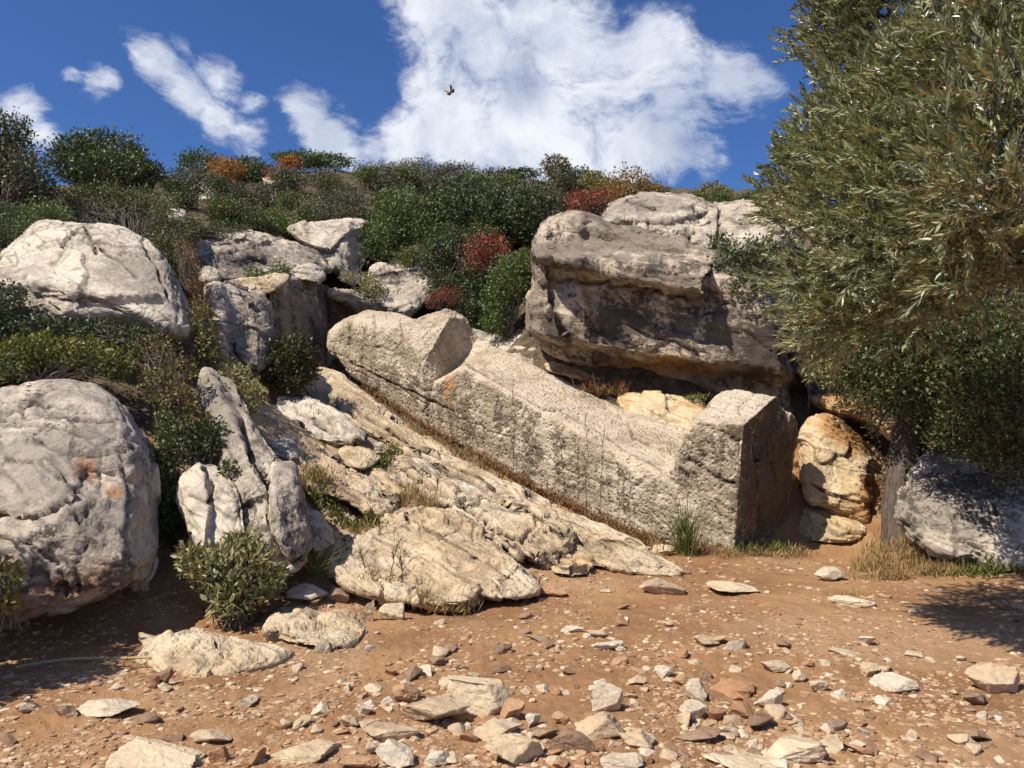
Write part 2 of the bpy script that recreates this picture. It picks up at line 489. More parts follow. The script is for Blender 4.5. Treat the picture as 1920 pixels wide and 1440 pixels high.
def ground_mat():
    m, n = new_mat('dirt_and_bedrock')
    pos = n.add('ShaderNodeNewGeometry').outputs['Position']
    big = n.noise(pos, .8, 6, .6, .5); med = n.noise(pos, 6, 8, .65); fine = n.noise(pos, 55, 8, .7)
    c = n.mix(n.smooth(big, .35, .65), (.265, .138, .066), (.390, .222, .110))
    c = n.mix(n.math('MULTIPLY', n.smooth(med, .52, .66), .5), c, (.40, .265, .155))
    # grit: pale chips in the dirt
    vo = n.add('ShaderNodeTexVoronoi', feature='F1'); n.l.new(pos, vo.inputs['Vector']); vo.inputs['Scale'].default_value = 42; vo.inputs['Randomness'].default_value = 1
    sp = n.add('ShaderNodeSeparateColor'); n.l.new(vo.outputs['Color'], sp.inputs[0])
    chip = n.math('MULTIPLY', n.smooth(vo.outputs['Distance'], .34, .24), n.smooth(sp.outputs[0], .62, .70))
    c = n.mix(n.math('MULTIPLY', chip, .5), c, n.mix(sp.outputs[1], (.52, .38, .25), (.38, .22, .12)))
    c = n.mix(n.math('MULTIPLY', n.smooth(fine, .5, .75), .4), c, (.20, .105, .055))
    band = n.noise(pos, .55, 4, .55, 1.2)
    c = n.mix(n.math('MULTIPLY', n.smooth(band, .50, .64), .45), c, (.43, .29, .175))
    lit = n.smooth(n.noise(pos, 95, 5, .8), .66, .74)
    c = n.mix(n.math('MULTIPLY', lit, .55), c, (.10, .06, .035))
    # bedrock area
    line = n.noise(grain_map(n, pos), 2.5, 7, .62, .6)
    rk = n.mix(n.smooth(line, .36, .62), (.30, .215, .135), (.56, .425, .275))
    rk = n.mix(n.math('MULTIPLY', n.smooth(n.noise(pos, 11, 8, .7), .55, .68), .7), rk, (.12, .09, .06))
    rm = n.smooth(n.math('ADD', attr(n, 'rocky'), n.math('MULTIPLY', n.math('SUBTRACT', med, .5), 1.2)), .4, .6)
    c = n.mix(rm, c, rk)
    # scrub soil on the hill
    sc = n.mix(n.smooth(med, .4, .6), (.070, .054, .034), (.150, .115, .072))
    c = n.mix(n.smooth(n.math('ADD', attr(n, 'scrub'), n.math('MULTIPLY', n.math('SUBTRACT', med, .5), .8)), .4, .6), c, sc)
    b = n.add('ShaderNodeBsdfPrincipled'); n.l.new(c, b.inputs['Base Color']); b.inputs['Roughness'].default_value = .95
    b.inputs['Specular IOR Level'].default_value = .15
    h = n.math('ADD', n.math('MULTIPLY', n.noise(pos, 22, 9, .7), 1.0), n.math('MULTIPLY', chip, .5))
    h = n.math('ADD', h, n.math('MULTIPLY', line, n.math('MULTIPLY', rm, 1.5)))
    bp = n.add('ShaderNodeBump'); bp.inputs['Strength'].default_value = .7; bp.inputs['Distance'].default_value = .04
    n.l.new(h, bp.inputs['Height']); n.l.new(bp.outputs[0], b.inputs['Normal'])
    o = n.add('ShaderNodeOutputMaterial'); n.l.new(b.outputs[0], o.inputs['Surface'])
    return m


def leaf_mat(name, c0, c1, c2=None, gloss=.45, trans=.25, spec=.4):
    """c0..c1 by the leaf's own tint, c2 for the rare dry leaf"""
    m, n = new_mat(name)
    t = attr(n, 'tint')
    c = n.mix(t, c0, c1)
    if c2 is not None:
        c = n.mix(n.smooth(attr(n, 'dry'), .90, .97), c, c2)
    b = n.add('ShaderNodeBsdfPrincipled'); n.l.new(c, b.inputs['Base Color'])
    b.inputs['Roughness'].default_value = gloss; b.inputs['Specular IOR Level'].default_value = spec
    tr = n.add('ShaderNodeBsdfTranslucent'); n.l.new(n.mix(1.0, c, (1.25, 1.2, .6), 'MULTIPLY'), tr.inputs['Color'])
    mx = n.add('ShaderNodeMixShader'); mx.inputs[0].default_value = trans
    n.l.new(b.outputs[0], mx.inputs[1]); n.l.new(tr.outputs[0], mx.inputs[2])
    o = n.add('ShaderNodeOutputMaterial'); n.l.new(mx.outputs[0], o.inputs['Surface'])
    return m


def plain_mat(name, c0, c1, scale=8, rough=.85, bump=.4, stretch=None, spec=.25):
    m, n = new_mat(name)
    pos = n.add('ShaderNodeNewGeometry').outputs['Position']
    v = pos
    if stretch:
        mp = n.add('ShaderNodeMapping'); n.l.new(pos, mp.inputs[0]); mp.inputs['Scale'].default_value = stretch; v = mp.outputs[0]
    f = n.noise(v, scale, 7, .65, .3)
    c = n.mix(n.smooth(f, .3, .7), c0, c1)
    b = n.add('ShaderNodeBsdfPrincipled'); n.l.new(c, b.inputs['Base Color']); b.inputs['Roughness'].default_value = rough
    b.inputs['Specular IOR Level'].default_value = spec
    bp = n.add('ShaderNodeBump'); bp.inputs['Strength'].default_value = bump; bp.inputs['Distance'].default_value = .02
    n.l.new(f, bp.inputs['Height']); n.l.new(bp.outputs[0], b.inputs['Normal'])
    o = n.add('ShaderNodeOutputMaterial'); n.l.new(b.outputs[0], o.inputs['Surface'])
    return m


M_OLIVE = leaf_mat('olive_leaf', (.060, .080, .026), (.40, .42, .24), (.34, .23, .06), gloss=.34, trans=.2, spec=.7)
M_MASTIC = leaf_mat('mastic_leaf', (.026, .034, .012), (.088, .092, .030), (.17, .11, .03), gloss=.42, trans=.18)
M_DARKG = leaf_mat('dark_scrub_leaf', (0.040, 0.057, 0.025), (0.111, 0.137, 0.057), (.11, .09, .04), gloss=.5, trans=.12)
M_MIDG = leaf_mat('green_scrub_leaf', (0.060, 0.101, 0.026), (0.151, 0.202, 0.060), (.14, .12, .04), gloss=.5, trans=.15)
M_GREYG = leaf_mat('grey_scrub_leaf', (0.089, 0.089, 0.056), (0.194, 0.186, 0.121), (.16, .13, .08), gloss=.6, trans=.12)
M_BROWNG = leaf_mat('brown_scrub_leaf', (0.074, 0.057, 0.030), (0.162, 0.124, 0.061), (.20, .13, .05), gloss=.6, trans=.1)
M_RED = leaf_mat('red_spurge_leaf', (.20, .030, .020), (.42, .085, .050), (.36, .16, .04), gloss=.5, trans=.2)
M_ORANGE = leaf_mat('orange_spurge_leaf', (.26, .11, .018), (.42, .21, .045), (.20, .16, .04), gloss=.5, trans=.2)
M_YELLOWG = leaf_mat('yellow_green_leaf', (0.130, 0.130, 0.023), (0.260, 0.234, 0.058), (.26, .17, .05), gloss=.5, trans=.2)
M_SAGE = leaf_mat('sage_leaf', (.150, .155, .062), (.42, .39, .20), (.30, .24, .09), gloss=.6, trans=.18)
M_DRY = leaf_mat('dry_grass_blade', (.22, .145, .060), (.42, .29, .13), None, gloss=.7, trans=.15)
M_DRYBROWN = leaf_mat('rusty_dry_herb', (.16, .075, .030), (.30, .16, .065), None, gloss=.7, trans=.12)
M_GRASSG = leaf_mat('green_herb_leaf', (0.072, 0.091, 0.019), (0.169, 0.176, 0.046), (.22, .17, .06), gloss=.5, trans=.2)
M_TWIG = plain_mat('grey_twig', (.09, .075, .06), (.20, .17, .14), 30)
M_BARK = plain_mat('furrowed_bark', (.055, .042, .034), (.19, .15, .12), 9, stretch=(5, 5, .7), bump=1.0)
M_GROUND = ground_mat()

# ------------------------------------------------------------------ the ground: one sheet out to the horizon
def build_ground():
    dense = np.linspace(-R_(42), R_(42), 420)
    coarse = np.linspace(R_(42), 2 * math.pi - R_(42), 62)[1:-1]
    ang = np.concatenate([dense, coarse]); na = len(ang)
    rad = np.concatenate([np.linspace(.25, 2.2, 8)[:-1], np.geomspace(2.2, 14, 330)[:-1], np.geomspace(14, 45, 90)[:-1], np.geomspace(45, 4000, 26)])
    A, Rr = np.meshgrid(ang, rad)
    X = Rr * np.sin(A); Y = Rr * np.cos(A)
    Z = ground(X.ravel(), Y.ravel())
    V = np.stack([X.ravel(), Y.ravel(), Z], -1)
    i = np.arange(len(rad) - 1)[:, None]; j = np.arange(na)[None]
    jn = (j + 1) % na
    q = np.stack([(i * na + j), (i * na + jn), ((i + 1) * na + jn), ((i + 1) * na + j)], -1).reshape(-1, 4)
    # the middle
    c = len(V); V = np.vstack([V, [[0, 0, gz(0, 0)]]])
    t = np.stack([np.full(na, c), np.arange(na), (np.arange(na) + 1) % na], -1)
    x, y, z = V[:, 0], V[:, 1], V[:, 2]
    # bedrock apron between the path and the carved stone
    u = x * .70 + y * .71
    behind = (x + 3.55) * 6.6 + (y - 15.0) * 6.05      # beyond the statue's own line
    rocky = rockmask(x, y, z)
    scrub = sstep(behind, 2, 7) * sstep(z, .5, 1.0) + sstep(z, 2.4, 3.4) + (1 - sstep(x, -4.6, -3.4)) * sstep(z, .3, .8)
    # footworn relief and stone-strewn roughness
    me = make_mesh('ground', V, quads=q[:, ::-1], tris=t[:, ::-1], attrs={'rocky': rocky, 'scrub': np.clip(scrub, 0, 1)}, mats=[M_GROUND])
    if me.polygons[0].normal.z < 0: me.flip_normals()
    return structure(link('ground', me))


build_ground()

# ------------------------------------------------------------------ rocks
def chaikin(p, it=2):
    p = np.asarray(p, float)
    for _ in range(it):
        q = np.roll(p, -1, 0)
        p = np.stack([.75 * p + .25 * q, .25 * p + .75 * q], 1).reshape(-1, 2)
    return p


def poly_center(p):
    x, y = p[:, 0], p[:, 1]; x1, y1 = np.roll(x, -1), np.roll(y, -1)
    c = x * y1 - x1 * y; a = c.sum() / 2
    return np.array([((x + x1) * c).sum() / (6 * a), ((y + y1) * c).sum() / (6 * a)])


def outline_radius(poly, cen, theta):
    d = []
    n = len(poly)
    for k in range(n):
        a, b = poly[k], poly[(k + 1) % n]
        m = max(2, int(np.hypot(*(b - a)) / 2))
        d.append(a + (b - a) * np.linspace(0, 1, m, endpoint=False)[:, None])
    d = np.vstack(d) - cen
    th = np.arctan2(d[:, 1], d[:, 0]); r = np.hypot(d[:, 0], d[:, 1])
    bins = 1440
    k = ((th + math.pi) / (2 * math.pi) * bins).astype(int) % bins
    R = np.zeros(bins); np.maximum.at(R, k, r)
    idx = np.where(R > 0)[0]
    Rf = np.interp(np.arange(bins), np.r_[idx - bins, idx, idx + bins], np.r_[R[idx], R[idx], R[idx]])
    Rf = np.convolve(np.r_[Rf[-3:], Rf, Rf[:3]], np.ones(7) / 7, 'valid')
    x = (theta + math.pi) / (2 * math.pi) * bins - .5
    return np.interp(x, np.arange(-1, bins + 1), np.r_[Rf[-1], Rf, Rf[0]])


def polyline_dist(px, py, line):
    d = np.full(len(px), 1e9)
    for (a, b) in zip(line[:-1], line[1:]):
        ax, ay = a; bx, by = b
        vx, vy = bx - ax, by - ay
        t = np.clip(((px - ax) * vx + (py - ay) * vy) / (vx * vx + vy * vy + 1e-9), 0, 1)
        d = np.minimum(d, np.hypot(px - ax - t * vx, py - ay - t * vy))
    return d


def carve(V, T, seed, amp, freq, strata, facet, crackle, fine):
    """weather a rock: lumps, bedding ledges, flat breaks, joints"""
    off = np.array([seed * 3.7, seed * 1.3, seed * 5.1])
    q = V + off
    N = vnormals(V, T)
    V = V + N * (amp * fbm(q * freq, 5, .5))[:, None]
    crack = np.zeros(len(V)); piece = np.zeros(len(V))
    qs = np.stack([q @ BED_T * .42, q @ np.cross(BED_N, BED_T), q @ BED_N * 1.7], -1)
    if facet > 0:
        wp = np.stack([perlin(q * 2 + 9), perlin(q * 2 + 31), perlin(q * 2 + 55)], -1)
        f1, f2, cid = worley(qs * freq * 1.3 + .35 * wp)
        V = V + N * (1.15 * facet * (cid - .5))[:, None]
        g1, g2, cid2 = worley(qs * freq * 3.4 + .25 * wp)
        V = V + N * (.55 * facet * (cid2 - .5) - .18 * facet * (1 - sstep(g2 - g1, 0, .09)))[:, None]
        broken = sstep(fbm(q * 1.1 + 70, 3), -.05, .12)
        crack = np.maximum(crack, .75 * broken * (1 - sstep(g2 - g1, .01, .05)))
        crack = np.maximum(crack, .8 * (1 - sstep(f2 - f1, .01, .05)) * sstep(fbm(q * 1.3 + 90, 3), -.1, .1))
        piece = .5 * (cid2 - .5) + .5 * (cid - .5)
    if strata > 0:
        # bedding planes dip with the slope; coordinate across the beds
        nb = np.array([.33, -.10, .94]); nb /= np.linalg.norm(nb)
        s = q @ nb * 5.5 + 1.4 * fbm(q * 1.2, 3)
        saw = (s - np.floor(s))
        k = np.floor(s).astype(int)
        h = (_perm[(k % 256)] / 255.0)
        prof = h - .5 - .35 * sstep(saw, .0, .12) * 0 
        edge = np.minimum(saw, 1 - saw)
        V = V + N * (strata * (prof * sstep(edge, 0, .10) - .6 * (1 - sstep(edge, 0, .10))))[:, None]
    if crackle > 0:
        wq = q * freq * .8 + .35 * np.stack([fbm(q * 1.5 + 3, 3), fbm(q * 1.5 + 40, 3), fbm(q * 1.5 + 77, 3)], -1)
        f1, f2, _ = worley(wq)
        wdt = .035
        cr = 1 - sstep(f2 - f1, 0.0, wdt)
        cr *= sstep(fbm(q * freq * .9 + 8, 2), -.05, .15)
        V = V - N * (crackle * cr)[:, None]
        crack = np.maximum(crack, cr * .8)
    N = vnormals(V, T)
    V = V + N * (fine * (1.2 * fbm(q * 9, 5, .62) + .8 * fbm(q * 2.6 + 20, 5, .6, True) + 1.6 * fbm(qs * 4.5 + 60, 5, .62)))[:, None]
    _piece[0] = piece
    return V, crack


def finish_rock(name, V, T, mat, attrs, label, cat, group=None, parent=None):
    c = V.mean(0); c[2] = V[:, 2].min()
    me = make_mesh(name, V - c, tris=T, attrs=attrs, mats=[mat])
    o = link(name, me, parent, loc=c)
    if label: tag(o, label, cat, group); o['kind'] = 'thing'
    return o


_piece = [None]
_seed = [0]
def boulder(name, label, cat, poly, anchors, tf, tb, mat, p=2.5, sub=6, amp=.08, freq=1.2, strata=0., facet=0., crackle=.0, fine=.012,
            feats=(), cracks=(), paint=None, group=None, it=2, prefacet=0):
    """a closed rock: rim follows the outline at the depths of the anchors, front and back swell by tf / tb metres"""
    _seed[0] += 1; seed = _seed[0]
    r_ = np.random.default_rng(seed * 11)
    poly = chaikin(poly, it); cen = poly_center(poly)
    an = np.asarray(anchors, float)
    A = np.c_[np.ones(len(an)), an[:, 0] - 960, an[:, 1] - 720]
    co = np.linalg.lstsq(A, 1 / an[:, 2], rcond=None)[0]
    n, T = ico(sub)
    d = n.copy()
    if prefacet:
        for _ in range(prefacet):
            nn = r_.normal(size=3); nn[1] = -abs(nn[1]) - .5; nn /= np.linalg.norm(nn)
            h = r_.uniform(.72, .92)
            ex = np.maximum(0, d @ nn - h); d = d - ex[:, None] * nn[None]
    q = np.hypot(n[:, 0], n[:, 2]); th = np.arctan2(-n[:, 2], n[:, 0])
    s = (q**p + np.abs(n[:, 1])**p) ** (-1 / p)
    shrink = np.linalg.norm(d, axis=1)
    rr = q * s
    Rt = outline_radius(poly, cen, th)
    px = cen[0] + rr * Rt * np.cos(th); py = cen[1] + rr * Rt * np.sin(th)
    inv = co[0] + co[1] * (px - 960) + co[2] * (py - 720)
    Y = 1 / np.maximum(inv, 1 / 60)
    dd = n[:, 1] * s
    bulge = np.where(dd < 0, tf * dd * shrink, tb * dd)
    front = sstep(-dd, 0.0, .35)
    for f in feats:
        bulge = bulge + front * f(px, py)
    Y = Y + bulge
    V = P(px, py, np.maximum(Y, .6))
    V, crk = carve(V, T, seed, amp, freq, strata, facet, crackle, fine)
    N = vnormals(V, T)
    for (line, wpx, dep) in cracks:
        jx = px + 5 * perlin(V * 3 + seed); jy = py + 5 * perlin(V * 3 + seed + 50)
        dl = polyline_dist(jx, jy, line)
        cr = (1 - sstep(dl, wpx * .35, wpx)) * front
        V = V - N * (dep * cr)[:, None]; crk = np.maximum(crk, cr)
    at = {'crack': crk, 'piece': _piece[0]}
    if paint:
        for k, f in paint.items():
            at[k] = f(px, py)
    N = vnormals(V, T)
    steep = sstep(-np.abs(N[:, 2]), -.75, -.35)
    streak = perlin(V * np.array([3.2, 3.2, .32]) + seed) + .6 * perlin(V * np.array([9, 9, .7]) + seed)
    at['lichen'] = at.get('lichen', 0) + (.42 if mat is M_CLIFF else .26) * streak * steep
    return finish_rock(name, V, T, mat, at, label, cat, group)


def above(line, soft, dY):
    """shift the face by dY where it lies above the line y(x)"""
    lx = [a for a, _ in line]; ly = [b for _, b in line]
    return lambda px, py: dY * (1 - sstep(py - np.interp(px, lx, ly), -soft, soft))


def rightof(line, soft, dY):
    ly = [a for a, _ in line]; lx = [b for _, b in line]       # pairs are (y, x)
    return lambda px, py: dY * sstep(px - np.interp(py, ly, lx), -soft, soft)


def blob(cx, cy, rx, ry, dY):
    return lambda px, py: dY * np.exp(-(((px - cx) / rx)**2 + ((py - cy) / ry)**2))


def pb(*bl):
    return lambda px, py: np.clip(sum(a * np.exp(-(((px - cx) / rx)**2 + ((py - cy) / ry)**2)) for (cx, cy, rx, ry, a) in bl), -1, 1)

# ------------------------------------------------------------------ the unfinished statue lying on the slope
def invB(px): return .0645 + (px - 640) / 730 * .0479


def build_statue():
    #    B lower edge, R shoulder of the near side, M crest (None: midway), T far edge; depth offsets of R and T; corner radii
    st = [((626, 664), (628, 622), None, (668, 588), .00, .85, .36),
          ((646, 698), (640, 600), None, (700, 577), .00, 1.0, .34),
          ((690, 728), (676, 598), None, (748, 582), .00, 1.1, .32),
          ((736, 755), (720, 606), None, (786, 594), .02, 1.15, .28),
          ((758, 766), (742, 610), (778, 600), (808, 599), .04, 1.2, .16),
          ((766, 771), (752, 616), (800, 590), (820, 582), .03, 1.2, .07),
          ((788, 784), (774, 648), (836, 578), (870, 590), .02, 1.2, .08),
          ((799, 790), (791, 688), (842, 596), (875, 596), -.06, 1.2, .08),
          ((800, 791), (812, 716), (850, 702), (900, 630), .22, 1.2, .10),
          ((838, 814), (838, 704), (868, 684), (920, 640), .16, 1.25, .14),
          ((880, 838), (872, 686), (920, 690), (978, 668), .10, 1.3, .16),
          ((960, 885), (955, 734), None, (1068, 714), -.05, 1.3, .16),
          ((1060, 937), (1050, 785), None, (1160, 756), -.06, 1.3, .18),
          ((1160, 982), (1148, 840), None, (1236, 781), -.05, 1.3, .20),
          ((1218, 1003), (1212, 868), None, (1290, 800), -.02, 1.3, .22),
          ((1248, 1010), (1244, 880), None, (1330, 822), .0, 1.3, .22),
          ((1266, 1013), (1262, 868), None, (1350, 815), .0, 1.3, .16),
          ((1284, 1016), (1290, 806), (1330, 752), (1372, 760), .0, 1.3, .06),
          ((1300, 1019), (1312, 789), (1350, 726), (1400, 760), .0, 1.3, .04),
          ((1340, 1026), (1358, 792), (1408, 731), (1455, 775), .0, 1.3, .04),
          ((1372, 1034), (1396, 796), (1458, 742), (1497, 795), .0, 1.3, .05)]
    rows = []
    for (b, r, m, t, dR, dT, rd) in st:
        yb = 1 / invB(b[0])
        yr = 1 / invB(r[0]) + dR
        B = P(*b, yb); R = P(*r, yr); T = P(*t, yr + dT)
        Mi = (R + T) / 2 if m is None else P(*m, yr + dT * .62)
        B = B + np.array([.02, .04, -.10])
        K = B + (T - R) * np.array([1, 1, .35])
        rows.append((B, R, Mi, T, K, rd))
    # densify along the length
    NC = 5
    keyp = np.array([r[:5] for r in rows]); rd = np.array([r[5] for r in rows])
    L = np.r_[0, np.cumsum(np.linalg.norm(np.diff(keyp, axis=0), axis=2).max(1))]
    M = 380
    s = np.linspace(0, L[-1], M)
    dense = np.empty((M, NC, 3))
    for a in range(NC):
        for k in range(3):
            dense[:, a, k] = np.interp(s, L, keyp[:, a, k])
    ker = np.array([1, 2, 1.]) / 4
    pad = np.concatenate([dense[:1], dense, dense[-1:]])
    dense = sum(ker[i] * pad[i:i + M] for i in range(3))
    rdd = np.interp(s, L, rd)
    NS = 200
    def section(c4, rad):
        """closed rounded five sided section B R M T K"""
        pts = []
        e = np.linalg.norm(np.roll(c4, -1, 0) - c4, axis=1)
        for k in range(NC):
            a, b, c = c4[k - 1], c4[k], c4[(k + 1) % NC]
            u = a - b; v = c - b; lu = np.linalg.norm(u); lv = np.linalg.norm(v)
            rr = min(rad * (1.0 if k in (1, 2, 3) else .7), .48 * lu, .48 * lv)
            p0 = b + u / lu * rr; p2 = b + v / lv * rr
            for t in np.linspace(0, 1, 8):
                pts.append((1 - t)**2 * p0 + 2 * t * (1 - t) * b + t * t * p2)
        pts = np.array(pts); pts = np.vstack([pts, pts[:1]])
        l = np.r_[0, np.cumsum(np.linalg.norm(np.diff(pts, axis=0), axis=1))]
        # keep stations matched from ring to ring: four runs of equal count
        out = []
        cuts = [l[0]] + [0.5 * (l[8 * k + 7] + l[8 * k + 8]) for k in range(NC - 1)] + [l[-1]]
        q = np.concatenate([np.linspace(cuts[i], cuts[i + 1], NS // NC, endpoint=False) for i in range(NC)])
        return np.stack([np.interp(q, l, pts[:, k]) for k in range(3)], -1)
    rings = [section(dense[i], rdd[i]) for i in range(M)]
    ax0 = dense[0].mean(0) - dense[6].mean(0); ax0 /= np.linalg.norm(ax0)
    ax1 = dense[-1].mean(0) - dense[-8].mean(0); ax1 /= np.linalg.norm(ax1)
    head = []
    c0 = rings[0].mean(0)
    for t in np.linspace(0, math.pi / 2, 26)[1:-1]:      # rounded skull
        head.append(c0 + (rings[0] - c0) * math.cos(t)**.8 + ax0 * .38 * math.sin(t))
    c1 = rings[-1].mean(0)
    sole = [c1 + (rings[-1] - c1) * f + ax1 * (.03 * (1 - f)) for f in np.linspace(1, 0, 46)[1:-1]]
    rings = head[::-1] + rings + sole
    nr = len(rings)
    V = np.vstack(rings)
    i = np.arange(nr - 1)[:, None]; j = np.arange(NS)[None]; jn = (j + 1) % NS
    q = np.stack([i * NS + j, (i + 1) * NS + j, (i + 1) * NS + jn, i * NS + jn], -1).reshape(-1, 4)
    T = np.vstack([q[:, [0, 1, 2]], q[:, [0, 2, 3]]])
    a = len(V); V = np.vstack([V, [rings[0].mean(0)], [rings[-1].mean(0)]])
    jj = np.arange(NS); jn = (jj + 1) % NS
    T = np.vstack([T, np.stack([np.full(NS, a), jj, jn], -1), np.stack([np.full(NS, a + 1), (nr - 1) * NS + jn, (nr - 1) * NS + jj], -1)])
    N = vnormals(V, T)
    if ((V - V.mean(0)) * N).sum() < 0:
        T = T[:, ::-1]; N = -N
    # tool-worn relief
    qn = V + 11
    V = V + N * (.045 * fbm(qn * .9, 4) + .030 * fbm(qn * 2.7, 4) + .018 * fbm(qn * 9, 4, .6))[:, None]
    f1, f2, cid = worley(qn * 9)
    V = V - N * (.012 * (1 - sstep(f1, .1, .5)))[:, None]
    h1, h2, hc = worley(qn * np.array([3.1, 3.1, 2.2]))
    foot = sstep(V[:, 0], 1.9, 2.5)
    V = V + N * ((.020 + .035 * foot) * (hc - .5) - .012 * (1 - sstep(h2 - h1, 0, .08)))[:, None]
    # bedding lines run with the length; ledge and joint lines drawn on the visible faces
    axis = dense[-1].mean(0) - dense[0].mean(0); axis /= np.linalg.norm(axis)
    side = N
    e2 = np.cross(axis, [0, 0, 1]); e2 /= np.linalg.norm(e2); e3 = np.cross(e2, axis)
    sb = (V @ e3 * .8 + V @ e2 * .35) * 6 + .9 * fbm(qn * np.array([.5, .5, .9]), 3)
    saw = sb - np.floor(sb); kk = (_perm[(np.floor(sb).astype(int)) % 256] / 255.)
    V = V + N * (.022 * (kk - .5) * sstep(np.minimum(saw, 1 - saw), 0, .12) - .014 * (1 - sstep(np.minimum(saw, 1 - saw), 0, .09)) * (kk > .45))[:, None]
    # screen-independent crack lines given on the stone by photo points
    rel = V - np.array([0, 0, CAMZ])
    c_, s_ = math.cos(PITCH), math.sin(PITCH)
    fw = rel[:, 1] * c_ + rel[:, 2] * s_; up = -rel[:, 1] * s_ + rel[:, 2] * c_
    px = 960 + F * rel[:, 0] / fw; py = 720 - F * up / fw
    crack = np.zeros(len(V))
    N = vnormals(V, T)
    facing = (rel * N).sum(1) < 0
    for (ln, wd, dp) in [([(872, 680), (937, 718), (1020, 766), (1040, 770)], 4, .07), ([(660, 680), (720, 712), (790, 745), (850, 770)], 3.5, .05),
                         ([(702, 590), (703, 632)], 3, .04), ([(752, 600), (752, 640), (738, 658), (705, 650)], 2.5, .035), ([(655, 612), (656, 645)], 4, .04),
                         ([(1180, 795), (1190, 820), (1225, 835)], 3, .05), ([(1312, 792), (1350, 806), (1392, 834)], 3, .05), ([(1290, 862), (1340, 892), (1380, 912)], 4, .07),
                         ([(1275, 880), (1330, 930), (1376, 960)], 2.5, .03), ([(963, 705), (965, 790), (962, 850)], 2, .02), ([(1410, 800), (1420, 900), (1425, 1000)], 3, .04),
                         ([(1448, 800), (1452, 900)], 3, .03), ([(600, 560), (770, 572), (812, 588)], 2, .03), ([(1040, 765), (1110, 800), (1180, 850), (1240, 880)], 2.5, .03)]:
        jx = px + 4 * perlin(V * 4); jy = py + 4 * perlin(V * 4 + 30)
        cr = (1 - sstep(polyline_dist(jx, jy, ln), wd * .3, wd)) * facing
        V = V - N * (dp * cr)[:, None]; crack = np.maximum(crack, cr)
    # the little step chipped into the chest and the heel hollow
    # shade painted into the sole as dark lichen; the stone's own colour: paler worked top, darker lichen on the long side, orange streak below the chin
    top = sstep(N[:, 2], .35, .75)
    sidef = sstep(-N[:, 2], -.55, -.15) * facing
    lich_shade = pb((950, 800, 130, 60, .35), (1100, 880, 110, 60, .30), (700, 710, 70, 40, .5), (820, 750, 50, 40, .45), (1440, 900, 70, 150, .95), (1330, 850, 50, 50, .3), (1340, 920, 60, 80, .15))(px, py) * facing + .17 * sidef - .30 * top
    lich_shade = lich_shade + .30 * (perlin(V * np.array([4, 4, .5])) + .6 * perlin(V * np.array([11, 11, 1.0]) + 7)) * sidef
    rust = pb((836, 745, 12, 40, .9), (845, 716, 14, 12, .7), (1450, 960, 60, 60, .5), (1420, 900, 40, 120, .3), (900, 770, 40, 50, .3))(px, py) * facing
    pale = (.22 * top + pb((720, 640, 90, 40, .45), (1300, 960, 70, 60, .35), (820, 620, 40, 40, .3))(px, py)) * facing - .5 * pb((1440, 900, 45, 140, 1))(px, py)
    return finish_rock('stone_statue', V, T, M_STATUE, {'crack': crack * .7, 'lichen': lich_shade, 'rust': rust, 'pale': pale, 'greyed': .16 * sidef},
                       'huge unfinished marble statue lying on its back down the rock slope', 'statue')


build_statue()

# ------------------------------------------------------------------ boulders and outcrops
boulder('boulder', 'big rounded pink and grey boulder standing on the path with dark cracks on its face', 'boulder',
        [(-330, 800), (-200, 745), (-60, 738), (0, 736), (60, 722), (150, 722), (215, 752), (255, 800), (280, 850), (290, 930), (297, 1040), (285, 1090), (220, 1130), (110, 1172), (0, 1192), (-120, 1200), (-260, 1180), (-350, 1000)],
        [(150, 1165, 6.35), (290, 950, 7.1), (120, 722, 8.0), (-330, 1000, 6.6)], 1.0, 1.3, M_LEFT, p=3.2, sub=7, amp=.12, freq=.7, strata=.028, facet=.05, crackle=.04, fine=.018, prefacet=4,
        feats=[above([(-100, 800), (0, 795), (45, 780), (60, 720), (300, 720)], 5, .10), blob(170, 900, 60, 50, .10), above([(0, 968), (75, 972), (100, 962), (130, 945), (150, 880), (300, 905)], 6, -.07),
               rightof([(720, 235), (900, 262), (1180, 240)], 26, .25), blob(60, 1080, 110, 60, .12)],
        cracks=[([(0, 795), (40, 790), (46, 768), (70, 760)], 5, .06), ([(0, 968), (70, 975), (98, 962), (130, 948), (134, 930), (115, 890), (95, 868)], 4, .05), ([(70, 838), (110, 858), (190, 862), (240, 845)], 4, .05),
                ([(130, 945), (150, 985), (168, 1010), (210, 985), (226, 1000)], 3, .02), ([(0, 803), (80, 812), (180, 830)], 2.5, .03), ([(186, 848), (190, 880), (187, 935), (150, 980)], 3, .03),
                ([(170, 1012), (140, 1060), (150, 1110)], 3, .03), ([(226, 860), (240, 930), (232, 1000), (250, 1080)], 3, .04), ([(20, 870), (80, 880), (120, 915)], 3, .03), ([(0, 1010), (60, 1025), (110, 1060), (130, 1120)], 3, .04), ([(60, 740), (100, 790), (186, 800), (230, 790)], 3, .03)],
        paint={'rust': pb((160, 885, 40, 45, .9), (215, 930, 25, 20, .8), (130, 1100, 90, 40, .7), (185, 1040, 50, 60, .45), (60, 1130, 70, 30, .5)),
               'lichen': pb((60, 790, 150, 40, .25), (150, 1095, 70, 30, .5), (230, 1080, 40, 50, .5), (80, 1010, 30, 20, .3)), 'greyed': pb((70, 860, 130, 90, .22), (60, 1040, 90, 60, -.1))})
